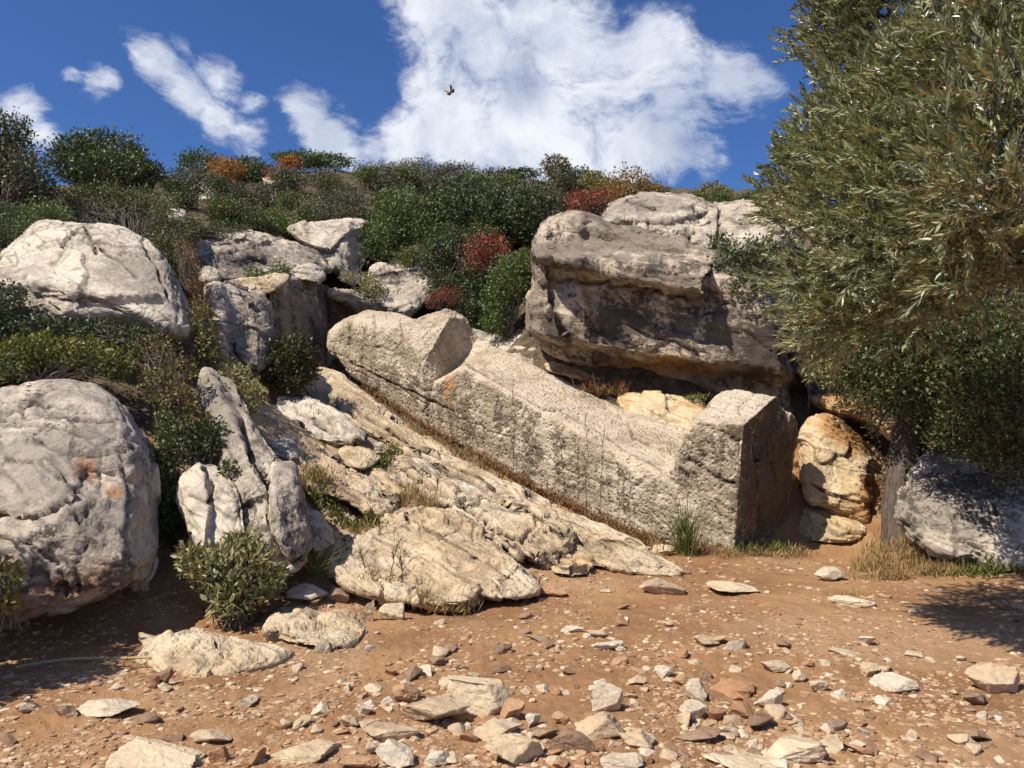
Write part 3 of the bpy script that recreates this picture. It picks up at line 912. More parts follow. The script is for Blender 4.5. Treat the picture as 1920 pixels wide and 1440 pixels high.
boulder('boulder', 'large pale banded boulder perched above the bushes on the rising bank', 'boulder',
        [(-140, 560), (-90, 500), (0, 492), (35, 440), (80, 414), (150, 420), (215, 420), (268, 445), (300, 475), (325, 520), (345, 570), (366, 600), (362, 625), (338, 637), (300, 612), (230, 604), (130, 606), (60, 606), (0, 604), (-80, 610)],
        [(150, 420, 11.2), (345, 630, 9.9), (0, 600, 9.5), (320, 520, 10.8), (-100, 520, 10.4)], .9, 1.6, M_WHITE, p=2.9, sub=7, amp=.12, freq=.8, strata=.045, facet=.05, crackle=.03, fine=.018, prefacet=4,
        feats=[above([(-100, 560), (40, 540), (110, 548), (200, 560), (300, 560), (360, 590)], 14, -.22), above([(0, 520), (100, 518), (180, 500), (300, 520)], 18, .10)],
        cracks=[([(160, 428), (190, 465), (225, 485), (255, 515)], 4, .06), ([(265, 450), (290, 490), (320, 560)], 4, .05), ([(160, 430), (180, 470)], 5, .06)],
        paint={'greyed': pb((290, 540, 40, 70, .25), (200, 520, 80, 30, .12)), 'pale': pb((90, 470, 70, 50, .35)), 'lichen': pb((60, 585, 60, 20, .4), (225, 480, 20, 30, .3)), 'rust': pb((320, 600, 40, 20, .3))})
boulder('rock', 'tall leaning grey rock fin running up the bank beside the dark gap', 'rock',
        [(362, 705), (380, 685), (402, 692), (445, 735), (478, 800), (520, 865), (556, 885), (572, 940), (580, 1010), (560, 1068), (510, 1070), (470, 1040), (440, 960), (420, 880), (392, 800), (368, 745)],
        [(385, 690, 9.6), (560, 890, 7.6), (520, 1060, 6.95), (420, 880, 7.7)], .35, .7, M_GREY, p=3.0, sub=7, amp=.09, freq=1.3, facet=.045, crackle=.02, fine=.018, prefacet=6,
        feats=[rightof([(690, 400), (800, 450), (880, 486), (940, 505), (1070, 520)], 10, .22), above([(430, 960), (470, 940), (520, 925), (580, 960)], 8, -.12)],
        cracks=[([(456, 800), (480, 860), (500, 900), (505, 940)], 6, .08), ([(488, 880), (520, 920), (512, 990)], 6, .08)],
        paint={'lichen': pb((470, 980, 30, 60, .6), (540, 980, 30, 60, .5), (440, 850, 30, 50, .2)), 'greyed': pb((420, 760, 40, 60, .25))})
boulder('rock', 'broken pale rock with angular faces in the gap behind the sage bush', 'rock',
        [(340, 905), (352, 880), (382, 868), (418, 880), (445, 925), (456, 980), (452, 1040), (372, 1040), (352, 985), (336, 935)],
        [(382, 870, 7.6), (345, 930, 7.3), (420, 1040, 6.7)], .32, .4, M_WHITE, p=3.6, sub=6, amp=.04, freq=1.8, facet=.035, crackle=.01, fine=.014, prefacet=9,
        feats=[rightof([(860, 380), (950, 395), (1040, 385)], 5, .16)], cracks=[([(355, 930), (392, 945), (402, 910), (380, 880)], 4, .05)])
boulder('rock', 'dark brown knobbed rock standing against the grey fin', 'rock',
        [(506, 880), (522, 862), (556, 866), (566, 900), (572, 960), (590, 1030), (540, 1066), (512, 1010), (506, 940)],
        [(530, 865, 7.5), (575, 1000, 7.1), (510, 1000, 6.9)], .28, .35, M_LEFT, p=3.0, sub=6, amp=.06, freq=1.6, facet=.03, fine=.014, prefacet=6,
        paint={'lichen': pb((545, 950, 40, 60, .45))})
boulder('rock', 'low wedge of pale rock shaded on one flank, at the foot of the fin', 'rock',
        [(566, 962), (592, 955), (618, 985), (630, 1018), (612, 1036), (575, 1038)],
        [(590, 958, 7.9), (625, 1020, 7.4), (575, 1030, 7.3)], .22, .3, M_CREAM, sub=5, amp=.05, freq=2, facet=.07, fine=.01, prefacet=3)
boulder('outcrop', 'long low grey outcrop with a blackened face under the scrub', 'outcrop',
        [(330, 470), (350, 446), (395, 437), (445, 433), (520, 442), (580, 458), (612, 485), (640, 505), (600, 515), (540, 524), (450, 530), (395, 525), (350, 500)],
        [(340, 480, 17.0), (450, 435, 18.6), (450, 525, 16.8), (620, 500, 18.4)], .7, 1.0, M_GREY, p=2.6, sub=7, amp=.14, freq=.9, strata=.02, facet=.10, crackle=.03, fine=.02,
        feats=[above([(330, 462), (400, 455), (480, 450), (560, 462), (620, 490)], 5, -.18), blob(480, 498, 50, 16, .4)],
        paint={'lichen': pb((460, 490, 110, 26, .62), (590, 480, 30, 20, .3)), 'greyed': pb((460, 490, 130, 30, .3)), 'pale': pb((440, 442, 90, 8, .3))})
boulder('outcrop', 'bleached wedge of rock beside the bright green bush', 'outcrop',
        [(538, 434), (560, 420), (600, 411), (660, 410), (694, 414), (680, 445), (678, 500), (672, 535), (640, 520), (612, 490), (575, 465), (550, 448)],
        [(550, 440, 19.0), (690, 420, 19.8), (640, 515, 18.6)], .5, .9, M_WHITE, p=2.7, sub=6, amp=.10, freq=1.1, strata=.04, facet=.10, crackle=.03, fine=.015, prefacet=3,
        feats=[above([(530, 455), (620, 472), (650, 440), (700, 425)], 6, -.22), rightof([(400, 660), (540, 660)], 8, .2)],
        paint={'greyed': pb((650, 490, 40, 40, .35)), 'lichen': pb((660, 500, 30, 30, .4))})
# the cut quarry wall behind the head
boulder('quarry_wall', 'smooth dark cut rock wall behind the head of the statue', 'rock wall',
        [(503, 548), (515, 530), (560, 517), (612, 533), (630, 560), (690, 590), (700, 640), (660, 700), (600, 706), (520, 712), (500, 690)],
        [(505, 540, 15.8), (610, 535, 17.2), (520, 700, 15.3), (680, 640, 19.2)], .2, 1.6, M_CLIFF, p=7, sub=7, amp=.05, freq=.8, facet=.02, fine=.010,
        feats=[rightof([(500, 612), (720, 612)], 8, .35)],
        paint={'lichen': pb((570, 620, 60, 70, .22)), 'greyed': pb((540, 600, 60, 60, .35)), 'pale': pb((590, 600, 12, 60, .2), (575, 600, 8, 60, .15))})
boulder('rock', 'weathered grey rock ledge over the dark corner of the cut wall', 'rock',
        [(612, 540), (650, 538), (690, 560), (735, 580), (750, 592), (720, 598), (680, 592), (640, 572), (615, 556)],
        [(620, 545, 17.2), (740, 588, 18.2), (680, 592, 17.9)], .3, .8, M_GREY, p=2.5, sub=6, amp=.06, freq=1.5, facet=.06, crackle=.02, fine=.015, paint={'lichen': pb((680, 575, 60, 20, .3))})
boulder('rock', 'split block of grey rock with bright broken top, forming the end of the cut wall', 'rock',
        [(378, 540), (400, 525), (430, 530), (470, 545), (500, 548), (512, 600), (512, 690), (470, 705), (420, 700), (402, 640), (395, 590)],
        [(390, 530, 12.6), (505, 560, 12.9), (440, 700, 11.6), (510, 680, 12.4)], .45, 1.0, M_GREY, p=4.0, sub=7, amp=.08, freq=1.0, facet=.06, crackle=.03, fine=.018, prefacet=7,
        feats=[rightof([(540, 420), (600, 428), (705, 430)], 6, .18), rightof([(540, 462), (600, 470), (705, 480)], 5, -.12)],
        cracks=[([(455, 545), (470, 570), (485, 585)], 4, .05), ([(440, 640), (450, 670), (470, 700)], 4, .05)],
        paint={'greyed': pb((470, 620, 50, 70, .35)), 'pale': pb((418, 625, 20, 40, .6)), 'lichen': pb((460, 660, 30, 40, .3))})
boulder('rock', 'flat sunlit rock shelf with pinkish top above the cut wall', 'rock',
        [(415, 528), (450, 526), (505, 515), (530, 512), (548, 520), (520, 545), (490, 556), (450, 548)],
        [(420, 530, 15.2), (540, 515, 16.3), (480, 552, 15.0)], .3, .5, M_CREAM, p=2.5, sub=6, amp=.07, freq=1.6, facet=.07, crackle=.02, fine=.012, paint={'pale': pb((470, 535, 60, 10, .4))})
boulder('rock', 'rounded pale knob of rock on top of the cut wall', 'rock',
        [(538, 522), (548, 503), (575, 494), (600, 500), (612, 518), (600, 534), (570, 528)],
        [(540, 520, 16.6), (575, 495, 17.2), (605, 525, 16.9)], .3, .5, M_WHITE, sub=6, amp=.06, freq=1.5, prefacet=4, facet=.08, crackle=.02, fine=.012)
boulder('rock', 'small rounded grey rock beside the dry orange herb', 'rock',
        [(374, 512), (388, 500), (408, 506), (412, 524), (390, 530), (376, 526)], [(375, 515, 12.8), (410, 515, 13.0), (390, 530, 12.6)], .2, .3, M_GREY, p=3, sub=5, amp=.04, freq=2, facet=.05, fine=.014, prefacet=6)
boulder('rock', 'grey rock face half buried in the dark scrub behind the head of the statue', 'rock',
        [(692, 505), (712, 486), (760, 484), (800, 490), (822, 520), (816, 566), (790, 585), (740, 590), (705, 570), (690, 535)],
        [(700, 500, 19.0), (820, 530, 18.8), (750, 585, 17.7)], .5, .8, M_GREY, p=2.8, sub=6, amp=.14, freq=1.0, strata=.03, facet=.12, crackle=.03, fine=.02, prefacet=3,
        feats=[above([(690, 520), (760, 505), (820, 500)], 5, -.15)], paint={'lichen': pb((730, 520, 40, 30, .5)), 'pale': pb((770, 570, 40, 14, .4))})
# rocks high on the hill
boulder('outcrop', 'pale smooth outcrop among shrubs high on the hill', 'outcrop', [(346, 372), (360, 352), (392, 341), (430, 347), (462, 352), (478, 362), (450, 372), (400, 382), (362, 388)],
        [(350, 370, 25), (420, 345, 27), (400, 380, 24.5)], .8, 1.2, M_WHITE, sub=6, amp=.2, freq=.6, facet=.12, crackle=.05, fine=.03)
boulder('outcrop', 'small pale outcrop under the red and orange shrubs of the crest', 'outcrop', [(486, 338), (505, 326), (540, 338), (566, 346), (550, 354), (500, 352)],
        [(490, 340, 27), (560, 346, 28), (520, 352, 26.5)], .5, .8, M_WHITE, sub=5, amp=.15, freq=.7, facet=.12, fine=.02)
boulder('outcrop', 'little pale outcrop beside the brown brush on the bank', 'outcrop', [(306, 395), (320, 388), (345, 392), (348, 408), (325, 418), (312, 410)],
        [(306, 400, 16.5), (345, 395, 17), (325, 416, 16)], .3, .6, M_WHITE, sub=5, amp=.1, freq=1, facet=.1, fine=.015)

# the great overhanging rock behind the legs
CL_L = [(1000, 640), (985, 602), (990, 560), (1004, 530), (1000, 500), (995, 470), (1006, 428), (1042, 404), (1090, 396), (1150, 420), (1250, 440), (1340, 470), (1440, 500), (1485, 560), (1506, 650), (1518, 740), (1516, 800), (1450, 805), (1380, 775), (1290, 750), (1200, 722), (1120, 702), (1050, 678)]
ledge = [(985, 486), (1040, 500), (1100, 512), (1180, 528), (1260, 545), (1310, 552), (1318, 560), (1330, 500), (1520, 480)]
boulder('cliff_rock', 'massive overhanging rock with black and white lichen behind the statue', 'rock',
        CL_L, [(995, 560, 13.7), (1040, 405, 13.9), (1500, 640, 11.9), (1300, 750, 12.9), (1050, 675, 13.9), (1450, 500, 12.1)], 1.0, 2.5, M_CLIFF, p=5.0, sub=7, amp=.10, freq=.75, strata=.06, facet=.06, crackle=.02, fine=.022,
        feats=[above(ledge, 7, -.55), above([(985, 640), (1080, 652), (1180, 675), (1300, 690), (1520, 715)], 14, -.85), above([(980, 455), (1010, 462), (1130, 470), (1300, 500), (1520, 520)], 18, .9),
               rightof([(500, 1030), (560, 1034), (640, 1060), (700, 1075)], 9, .22), rightof([(520, 1095), (600, 1100), (690, 1120)], 8, .22), rightof([(520, 1440), (640, 1465), (800, 1490)], 10, .9)],
        cracks=[([(1030, 505), (1034, 560), (1058, 620), (1068, 650)], 6, .10), ([(1035, 525), (1110, 530), (1180, 535), (1240, 548)], 5, .10), ([(1078, 420), (1070, 450), (1060, 480)], 3, .04), ([(1048, 415), (1040, 460)], 3, .03), ([(1465, 600), (1490, 690), (1510, 760)], 4, .08)],
        paint={'lichen': pb((1150, 600, 60, 50, .55), (1330, 620, 70, 50, .62), (1420, 660, 50, 60, .7), (1060, 500, 80, 12, .3), (1200, 500, 120, 14, .35), (1040, 620, 24, 40, .5), (1240, 635, 50, 20, .3)),
               'pale': pb((1228, 575, 32, 30, .75), (1235, 640, 40, 26, .5), (1040, 600, 22, 60, .4), (1110, 655, 40, 10, .6), (1060, 430, 60, 30, .35), (1015, 540, 10, 40, .5), (1350, 510, 90, 12, .3)),
               'rust': pb((1300, 690, 130, 22, .75), (1180, 690, 80, 16, .8), (1060, 660, 50, 14, .6), (1250, 565, 30, 30, .35), (1490, 660, 20, 90, .45)),
               'greyed': pb((1200, 460, 160, 30, .3))})
boulder('boulder', 'broad flat topped grey boulder resting on the great rock beside the red spurge', 'boulder',
        [(1130, 395), (1165, 375), (1230, 368), (1290, 372), (1325, 382), (1340, 400), (1320, 430), (1300, 470), (1262, 478), (1200, 466), (1150, 450), (1132, 425)],
        [(1135, 410, 13.4), (1230, 370, 14.3), (1330, 400, 13.3), (1220, 470, 12.7)], .75, 1.2, M_GREY, p=2.8, sub=7, amp=.12, freq=1.0, strata=.05, facet=.08, crackle=.05, fine=.016, prefacet=3,
        feats=[above([(1125, 425), (1180, 415), (1260, 420), (1300, 405), (1345, 395)], 5, -.16)],
        cracks=[([(1180, 385), (1230, 395)], 3, .04), ([(1215, 410), (1215, 460)], 3, .05), ([(1300, 385), (1315, 405), (1322, 430)], 4, .05)], paint={'greyed': pb((1230, 390, 100, 24, .2)), 'lichen': pb((1210, 450, 60, 20, .35))})
boulder('boulder', 'cracked grey boulder on the great rock, its end hidden in the olive leaves', 'boulder',
        [(1282, 420), (1305, 402), (1325, 384), (1370, 378), (1420, 380), (1490, 392), (1500, 440), (1450, 478), (1390, 486), (1330, 480), (1296, 460)],
        [(1285, 430, 12.9), (1370, 380, 13.6), (1490, 420, 13.0), (1350, 480, 12.2)], .7, 1.0, M_GREY, p=2.7, sub=7, amp=.12, freq=1.1, strata=.04, facet=.09, crackle=.06, fine=.016, prefacet=2,
        cracks=[([(1345, 385), (1350, 420), (1340, 470)], 4, .06), ([(1300, 425), (1345, 415), (1400, 420)], 4, .05)])
# ochre rocks behind the legs
boulder('boulder', 'ochre boulder lying between the statue legs and the overhang', 'boulder',
        [(1150, 745), (1180, 736), (1250, 732), (1285, 742), (1325, 760), (1345, 800), (1320, 850), (1230, 830), (1170, 780)],
        [(1160, 745, 12.2), (1250, 733, 12.4), (1335, 790, 11.4), (1240, 825, 11.4)], .4, .6, M_OCHRE, sub=6, amp=.08, freq=1.3, strata=.04, facet=.06, crackle=.03, fine=.014, cracks=[([(1245, 735), (1255, 770), (1230, 790)], 3, .04)])
boulder('rock', 'orange stained rock strip below the overhang', 'rock', [(1020, 680), (1040, 674), (1090, 690), (1115, 706), (1090, 716), (1050, 704), (1024, 694)],
        [(1025, 684, 13.6), (1110, 706, 13.1), (1050, 704, 13.2)], .25, .4, M_OCHRE, sub=5, amp=.05, freq=1.5, strata=.04, facet=.05, fine=.012, paint={'rust': pb((1060, 695, 60, 20, .5))})
boulder('rock', 'small grey rock behind the chest of the statue', 'rock', [(946, 660), (960, 650), (1000, 652), (1024, 664), (1018, 684), (980, 690), (950, 678)],
        [(950, 662, 14.4), (1020, 668, 14.0), (980, 688, 13.9)], .22, .3, M_GREY, sub=5, amp=.05, freq=1.6, facet=.07, fine=.012, prefacet=2)
boulder('rock', 'grey rock rising behind the statue shoulder under the green shrub', 'rock', [(872, 625), (885, 612), (920, 622), (960, 640), (990, 600), (1005, 640), (990, 664), (940, 660), (890, 652)],
        [(880, 625, 15.6), (1000, 630, 14.8), (940, 655, 14.8)], .2, .4, M_GREY, sub=5, amp=.08, freq=1.6, facet=.07, fine=.012, prefacet=2)
boulder('boulder', 'sunlit ochre boulder just past the foot of the statue', 'boulder',
        [(1500, 850), (1510, 800), (1525, 776), (1555, 772), (1585, 790), (1625, 830), (1655, 860), (1664, 900), (1655, 960), (1630, 985), (1590, 975), (1545, 960), (1505, 950), (1496, 900)],
        [(1500, 880, 10.7), (1550, 775, 11.1), (1660, 910, 10.7), (1580, 970, 10.3)], .45, .9, M_OCHRE, p=2.4, sub=7, amp=.10, freq=1.1, strata=.012, facet=.06, crackle=.0, fine=.012, prefacet=2,
        feats=[rightof([(780, 1600), (860, 1640), (900, 1625), (990, 1630)], 6, .25)], cracks=[([(1520, 905), (1570, 930), (1620, 940)], 4, .05), ([(1545, 788), (1580, 800)], 3, .04)],
        paint={'pale': pb((1560, 870, 50, 60, .5)), 'rust': pb((1600, 820, 60, 30, .4), (1630, 930, 30, 40, .6))})
boulder('rock', 'low yellow rock at the foot of the ochre boulder', 'rock',
        [(1490, 985), (1500, 955), (1545, 950), (1590, 955), (1620, 975), (1628, 1005), (1600, 1022), (1540, 1020), (1500, 1015)],
        [(1495, 990, 10.1), (1560, 952, 10.5), (1620, 1000, 10.0), (1550, 1018, 9.8)], .2, .4, M_OCHRE, sub=6, amp=.06, freq=1.6, facet=.08, crackle=.03, fine=.012, prefacet=2, paint={'pale': pb((1590, 990, 40, 20, .5))})
boulder('rock', 'narrow orange rock wedged behind the foot of the statue', 'rock', [(1470, 860), (1496, 815), (1512, 830), (1506, 930), (1480, 945), (1466, 910)],
        [(1475, 860, 10.9), (1505, 830, 11.1), (1485, 940, 10.7)], .15, .4, M_OCHRE, sub=5, amp=.05, freq=1.6, facet=.05, fine=.012, paint={'rust': pb((1490, 880, 40, 80, .5))})
boulder('outcrop', 'rust brown ledge of rock shaded below the dark foliage', 'outcrop',
        [(1512, 748), (1530, 735), (1600, 735), (1670, 748), (1720, 770), (1710, 850), (1680, 830), (1640, 800), (1590, 782), (1540, 768)],
        [(1515, 750, 12.0), (1690, 760, 11.4), (1600, 785, 11.3)], .4, 1.5, M_OCHRE, p=2.8, sub=6, amp=.10, freq=1.2, strata=.05, facet=.06, fine=.014, paint={'rust': pb((1610, 760, 100, 40, .6)), 'lichen': pb((1640, 760, 60, 30, .3)), 'pale': pb((1535, 748, 24, 10, .6))})
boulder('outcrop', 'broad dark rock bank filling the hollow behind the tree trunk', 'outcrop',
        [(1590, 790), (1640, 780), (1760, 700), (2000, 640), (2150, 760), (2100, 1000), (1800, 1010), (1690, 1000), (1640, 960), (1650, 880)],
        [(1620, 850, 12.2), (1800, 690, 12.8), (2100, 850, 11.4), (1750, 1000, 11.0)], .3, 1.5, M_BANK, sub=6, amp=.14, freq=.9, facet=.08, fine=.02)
boulder('boulder', 'dappled grey boulder with a steep flank beside the tree trunk', 'boulder',
        [(1690, 1000), (1696, 930), (1715, 870), (1750, 838), (1800, 830), (1900, 850), (2020, 880), (2100, 960), (2080, 1060), (1960, 1080), (1860, 1075), (1790, 1060), (1715, 1030)],
        [(1695, 950, 9.0), (1800, 832, 9.6), (2080, 980, 8.4), (1850, 1070, 8.3)], .55, .9, M_GREY, p=3.0, sub=7, amp=.13, freq=1.2, facet=.10, crackle=.03, fine=.028, prefacet=5, paint={'lichen': pb((1840, 920, 150, 70, .6)), 'pale': pb((1800, 980, 90, 50, .3))})  # lichen blob paints extra tree shade into the flank

# ------------------------------------------------------------------ sloping bedrock slabs in front of the statue
SLABS = [
    ('long tilted slab of striped bedrock running down beside the statue head', [(588, 692), (606, 684), (650, 712), (720, 770), (800, 824), (850, 856), (900, 892), (960, 930), (930, 936), (870, 905), (800, 868), (730, 832), (650, 790), (600, 752), (562, 722)],
     [(600, 690, 15.0), (960, 930, 10.6), (560, 725, 13.6), (870, 905, 10.7)], M_CREAM, .32, 6),
    ('long striped slab sinking into the path under the statue leg', [(845, 868), (900, 884), (970, 920), (1060, 965), (1150, 1010), (1250, 1045), (1322, 1078), (1240, 1084), (1140, 1066), (1060, 1048), (990, 1020), (950, 975), (890, 930), (850, 895)],
     [(850, 875, 11.3), (1320, 1078, 7.9), (1060, 965, 10.2), (990, 1020, 8.7)], M_CREAM, .30, 7),
    ('broad cream slab with a straight upper edge above the green herb patch', [(518, 836), (575, 826), (640, 866), (700, 895), (752, 935), (742, 962), (705, 968), (660, 945), (622, 932), (590, 925), (560, 895), (528, 870)],
     [(520, 840, 9.9), (580, 828, 10.4), (745, 940, 9.4), (600, 930, 8.9)], M_CREAM, .38, 7),
    ('pale fractured slab below the dark green bush', [(498, 770), (530, 745), (565, 742), (620, 768), (672, 806), (690, 832), (640, 832), (590, 822), (545, 812), (505, 800)],
     [(505, 780, 11.4), (570, 745, 12.6), (685, 830, 11.0), (560, 815, 11.0)], M_WHITE, .30, 6),
    ('narrow grey slab edge at the top of the bank', [(480, 800), (500, 760), (530, 800), (560, 850), (545, 880), (505, 860), (484, 830)],
     [(490, 790, 10.5), (555, 860, 9.5), (500, 850, 9.4)], M_GREY, .25, 6),
    ('wedge shaped slab between the herb tuft and the striped slab', [(690, 862), (722, 852), (765, 868), (830, 900), (872, 932), (868, 958), (820, 950), (770, 930), (722, 905)],
     [(700, 862, 10.9), (870, 935, 9.8), (770, 930, 9.6)], M_CREAM, .30, 6),
    ('white block slab split by a joint across the slope', [(738, 860), (780, 862), (840, 896), (900, 930), (930, 948), (890, 956), (850, 945), (790, 910), (750, 888)],
     [(745, 862, 11.2), (925, 948, 9.7), (850, 945, 9.8)], M_WHITE, .26, 6),
    ('thin tongue of slab below the rounded block on the slope', [(668, 888), (700, 890), (735, 912), (757, 930), (740, 938), (705, 918), (672, 900)], [(672, 890, 10.3), (755, 932, 9.5), (705, 918, 9.7)], M_CREAM, .2, 5),
    ('large pitted slab with a rounded front reaching the path', [(618, 1062), (640, 1030), (670, 1005), (740, 972), (800, 956), (860, 962), (900, 985), (950, 1025), (985, 1062), (960, 1090), (900, 1105), (880, 1138), (800, 1136), (720, 1118), (640, 1096)],
     [(640, 1040, 7.7), (820, 958, 8.9), (980, 1060, 7.6), (840, 1138, 6.85)], M_CREAM, .40, 7),
    ('broken striped block at the tip of the pitted slab', [(880, 1062), (915, 1050), (960, 1058), (1000, 1085), (1016, 1110), (985, 1122), (930, 1124), (890, 1112), (872, 1085)],
     [(880, 1070, 7.35), (1010, 1105, 7.15), (930, 1122, 6.95)], M_CREAM, .24, 6),
    ('shelving block with a dark notch above the broken tip', [(846, 958), (868, 938), (930, 934), (1000, 952), (1060, 985), (1090, 1010), (1050, 1030), (1030, 1056), (985, 1050), (940, 1015), (890, 985)],
     [(855, 950, 9.2), (930, 936, 9.7), (1085, 1010, 8.6), (1000, 1050, 8.0)], M_CREAM, .34, 7),
    ('low cream block beside the notch, stained orange below', [(1026, 1050), (1050, 1034), (1090, 1036), (1116, 1050), (1110, 1068), (1060, 1074), (1030, 1068)],
     [(1030, 1052, 8.0), (1080, 1036, 8.3), (1100, 1070, 7.8)], M_OCHRE, .2, 6),
]
JOINTS = [([(600, 735), (700, 800), (830, 880), (960, 950), (1080, 1000)], 5, .10), ([(640, 742), (780, 840), (900, 905), (1030, 965)], 4, .07), ([(560, 768), (690, 845), (800, 915), (880, 960), (960, 1010)], 6, .12),
          ([(545, 812), (640, 866), (700, 900), (760, 945)], 5, .10), ([(720, 812), (860, 905), (1000, 975), (1150, 1035), (1260, 1070)], 3, .05), ([(850, 958), (930, 1000), (1000, 1055)], 3, .04),
          ([(690, 860), (790, 930), (850, 958)], 4, .06), ([(700, 1010), (800, 1050), (890, 1100)], 3, .05), ([(660, 1040), (760, 1085), (860, 1125)], 3, .05), ([(760, 965), (860, 1020), (960, 1090)], 3, .04)]
RAMP = [(590, 702), (640, 722), (720, 778), (830, 846), (960, 920), (1090, 975), (1200, 1020), (1312, 1074), (1230, 1084), (1110, 1078), (1020, 1086), (930, 1108), (840, 1124), (720, 1100), (680, 1040), (742, 985), (690, 940), (610, 900), (530, 880), (500, 820), (508, 765), (550, 725)]
boulder('bedrock_ramp', 'continuous striped bedrock ramp sloping down from the statue head to the path', 'bedrock', RAMP,
        [(590, 702, 15.3), (1300, 1072, 8.1), (515, 850, 10.3), (850, 1115, 7.35), (900, 890, 11.3), (1100, 980, 9.9)], .06, .5, M_CREAM, p=6, sub=7, amp=.06, freq=1.1, strata=.05, facet=.09, crackle=.02, fine=.022,
        cracks=JOINTS, paint={'greyed': pb((620, 800, 110, 60, .25), (900, 930, 120, 40, .15)), 'lichen': pb((700, 830, 120, 40, .2))})
for (lab, poly, an, mat, t, sub) in SLABS:
    boulder('rock_slab', lab, 'rock slab', poly, an, t * .85, .5, mat, p=5, sub=sub, amp=.05, freq=1.3, strata=.06, facet=.10, crackle=.025, fine=.020, group='bedrock slabs on the slope', it=1, prefacet=5, cracks=JOINTS)
for (lab, poly, an, mat, t) in [
    ('rounded cream block sitting loose on the slope', [(636, 848), (650, 834), (700, 836), (712, 856), (704, 878), (670, 884), (640, 870)], [(640, 850, 10.6), (705, 850, 10.7), (670, 880, 10.2)], M_CREAM, .25),
    ('small blocky stone above the rounded block', [(602, 812), (640, 815), (668, 822), (655, 835), (620, 838), (600, 828)], [(605, 815, 11.2), (660, 822, 11.2), (620, 836, 10.9)], M_WHITE, .2),
    ('small white stone beside the green sprig on the slope', [(698, 832), (715, 828), (724, 840), (712, 850), (698, 846)], [(700, 834, 11.0), (722, 840, 10.9), (710, 850, 10.8)], M_WHITE, .12),
    ('lump of pale stone at the edge of the scree below the fin', [(640, 1012), (650, 1005), (664, 1010), (662, 1020), (646, 1022)], [(640, 1012, 7.8), (663, 1012, 7.8), (650, 1022, 7.7)], M_STONE, .07),
]:
    boulder('stone', lab, 'stone', poly, an, t, .25, mat, sub=5, amp=.04, freq=2.5, facet=.06, fine=.01, group='loose blocks on the slope', prefacet=3)

# ------------------------------------------------------------------ plants
def unit(v): return v / np.maximum(np.linalg.norm(v, axis=-1, keepdims=True), 1e-9)


def leaf_arrays(Pb, D, Nn, L, W, fine=False, curl=.12):
    """leaf faces: base points, directions, blade normals, lengths, half widths"""
    D = unit(D); S = unit(np.cross(D, Nn)); Nn = np.cross(S, D)
    L = np.asarray(L)[:, None]; W = np.asarray(W)[:, None]
    n = len(Pb)
    if fine:
        v = np.stack([Pb, Pb + D*L*.33 + S*W + Nn*L*curl*.35, Pb + D*L*.68 + S*W*.85 + Nn*L*curl*.3, Pb + D*L,
                      Pb + D*L*.68 - S*W*.85 + Nn*L*curl*.3, Pb + D*L*.33 - S*W + Nn*L*curl*.35], 1).reshape(-1, 3)
        k = np.arange(n)[:, None] * 6
        q = (k + np.array([1, 2, 4, 5])).reshape(-1, 4)
        t = np.vstack([k + np.array([0, 1, 5]), k + np.array([2, 3, 4])])
        return v, q, t, 6
    v = np.stack([Pb, Pb + D*L*.45 + S*W + Nn*L*curl*.4, Pb + D*L, Pb + D*L*.45 - S*W + Nn*L*curl*.4], 1).reshape(-1, 3)
    k = np.arange(n)[:, None] * 4
    return v, (k + np.array([0, 1, 2, 3])), np.zeros((0, 3), int), 4


class Bag:
    """collects leaves and tubes into one mesh"""
    def __init__(self): self.v = []; self.q = []; self.t = []; self.qi = []; self.ti = []; self.tint = []; self.dry = []; self.n = 0

    def add(self, v, q, t, mi, tint=None, dry=None):
        v = np.asarray(v)
        self.v.append(v); m = len(v)
        if len(q): self.q.append(np.asarray(q) + self.n); self.qi.append(np.full(len(q), mi))
        if len(t): self.t.append(np.asarray(t) + self.n); self.ti.append(np.full(len(t), mi))
        self.tint.append(np.zeros(m) if tint is None else tint); self.dry.append(np.zeros(m) if dry is None else dry)
        self.n += m

    def leaves(self, Pb, D, Nn, L, W, g, mi=0, fine=False, curl=.12, tint=None):
        v, q, t, k = leaf_arrays(Pb, D, Nn, L, W, fine, curl)
        tt = g.random(len(Pb)) if tint is None else np.clip(tint + g.normal(0, .18, len(Pb)), 0, 1)
        self.add(v, q, t, mi, np.repeat(tt, k), np.repeat(g.random(len(Pb)), k))

    def tube(self, pts, r0, r1, sides=4, mi=1):
        pts = np.asarray(pts, float); m = len(pts)
        tan = unit(np.gradient(pts, axis=0))
        a = unit(np.cross(tan, np.array([.31, .17, .93]))); b = np.cross(tan, a)
        rr = np.linspace(r0, r1, m)[:, None, None]
        th = np.arange(sides) / sides * 2 * math.pi
        v = pts[:, None] + rr * (np.cos(th)[None, :, None] * a[:, None] + np.sin(th)[None, :, None] * b[:, None])
        i = np.arange(m - 1)[:, None]; j = np.arange(sides)[None]; jn = (j + 1) % sides
        q = np.stack([i*sides + j, i*sides + jn, (i+1)*sides + jn, (i+1)*sides + j], -1).reshape(-1, 4)
        self.add(v.reshape(-1, 3), q, [], mi)

    def mesh(self, name, mats, origin=(0, 0, 0)):
        V = np.vstack(self.v) - np.asarray(origin)
        q = np.vstack(self.q) if self.q else None; t = np.vstack(self.t) if self.t else None
        mi = np.concatenate([np.concatenate(x) for x in (self.qi, self.ti) if x])
        return make_mesh(name, V, quads=q, tris=t, attrs={'tint': np.concatenate(self.tint), 'dry': np.concatenate(self.dry)}, smooth=False, mats=mats, mat_idx=mi)


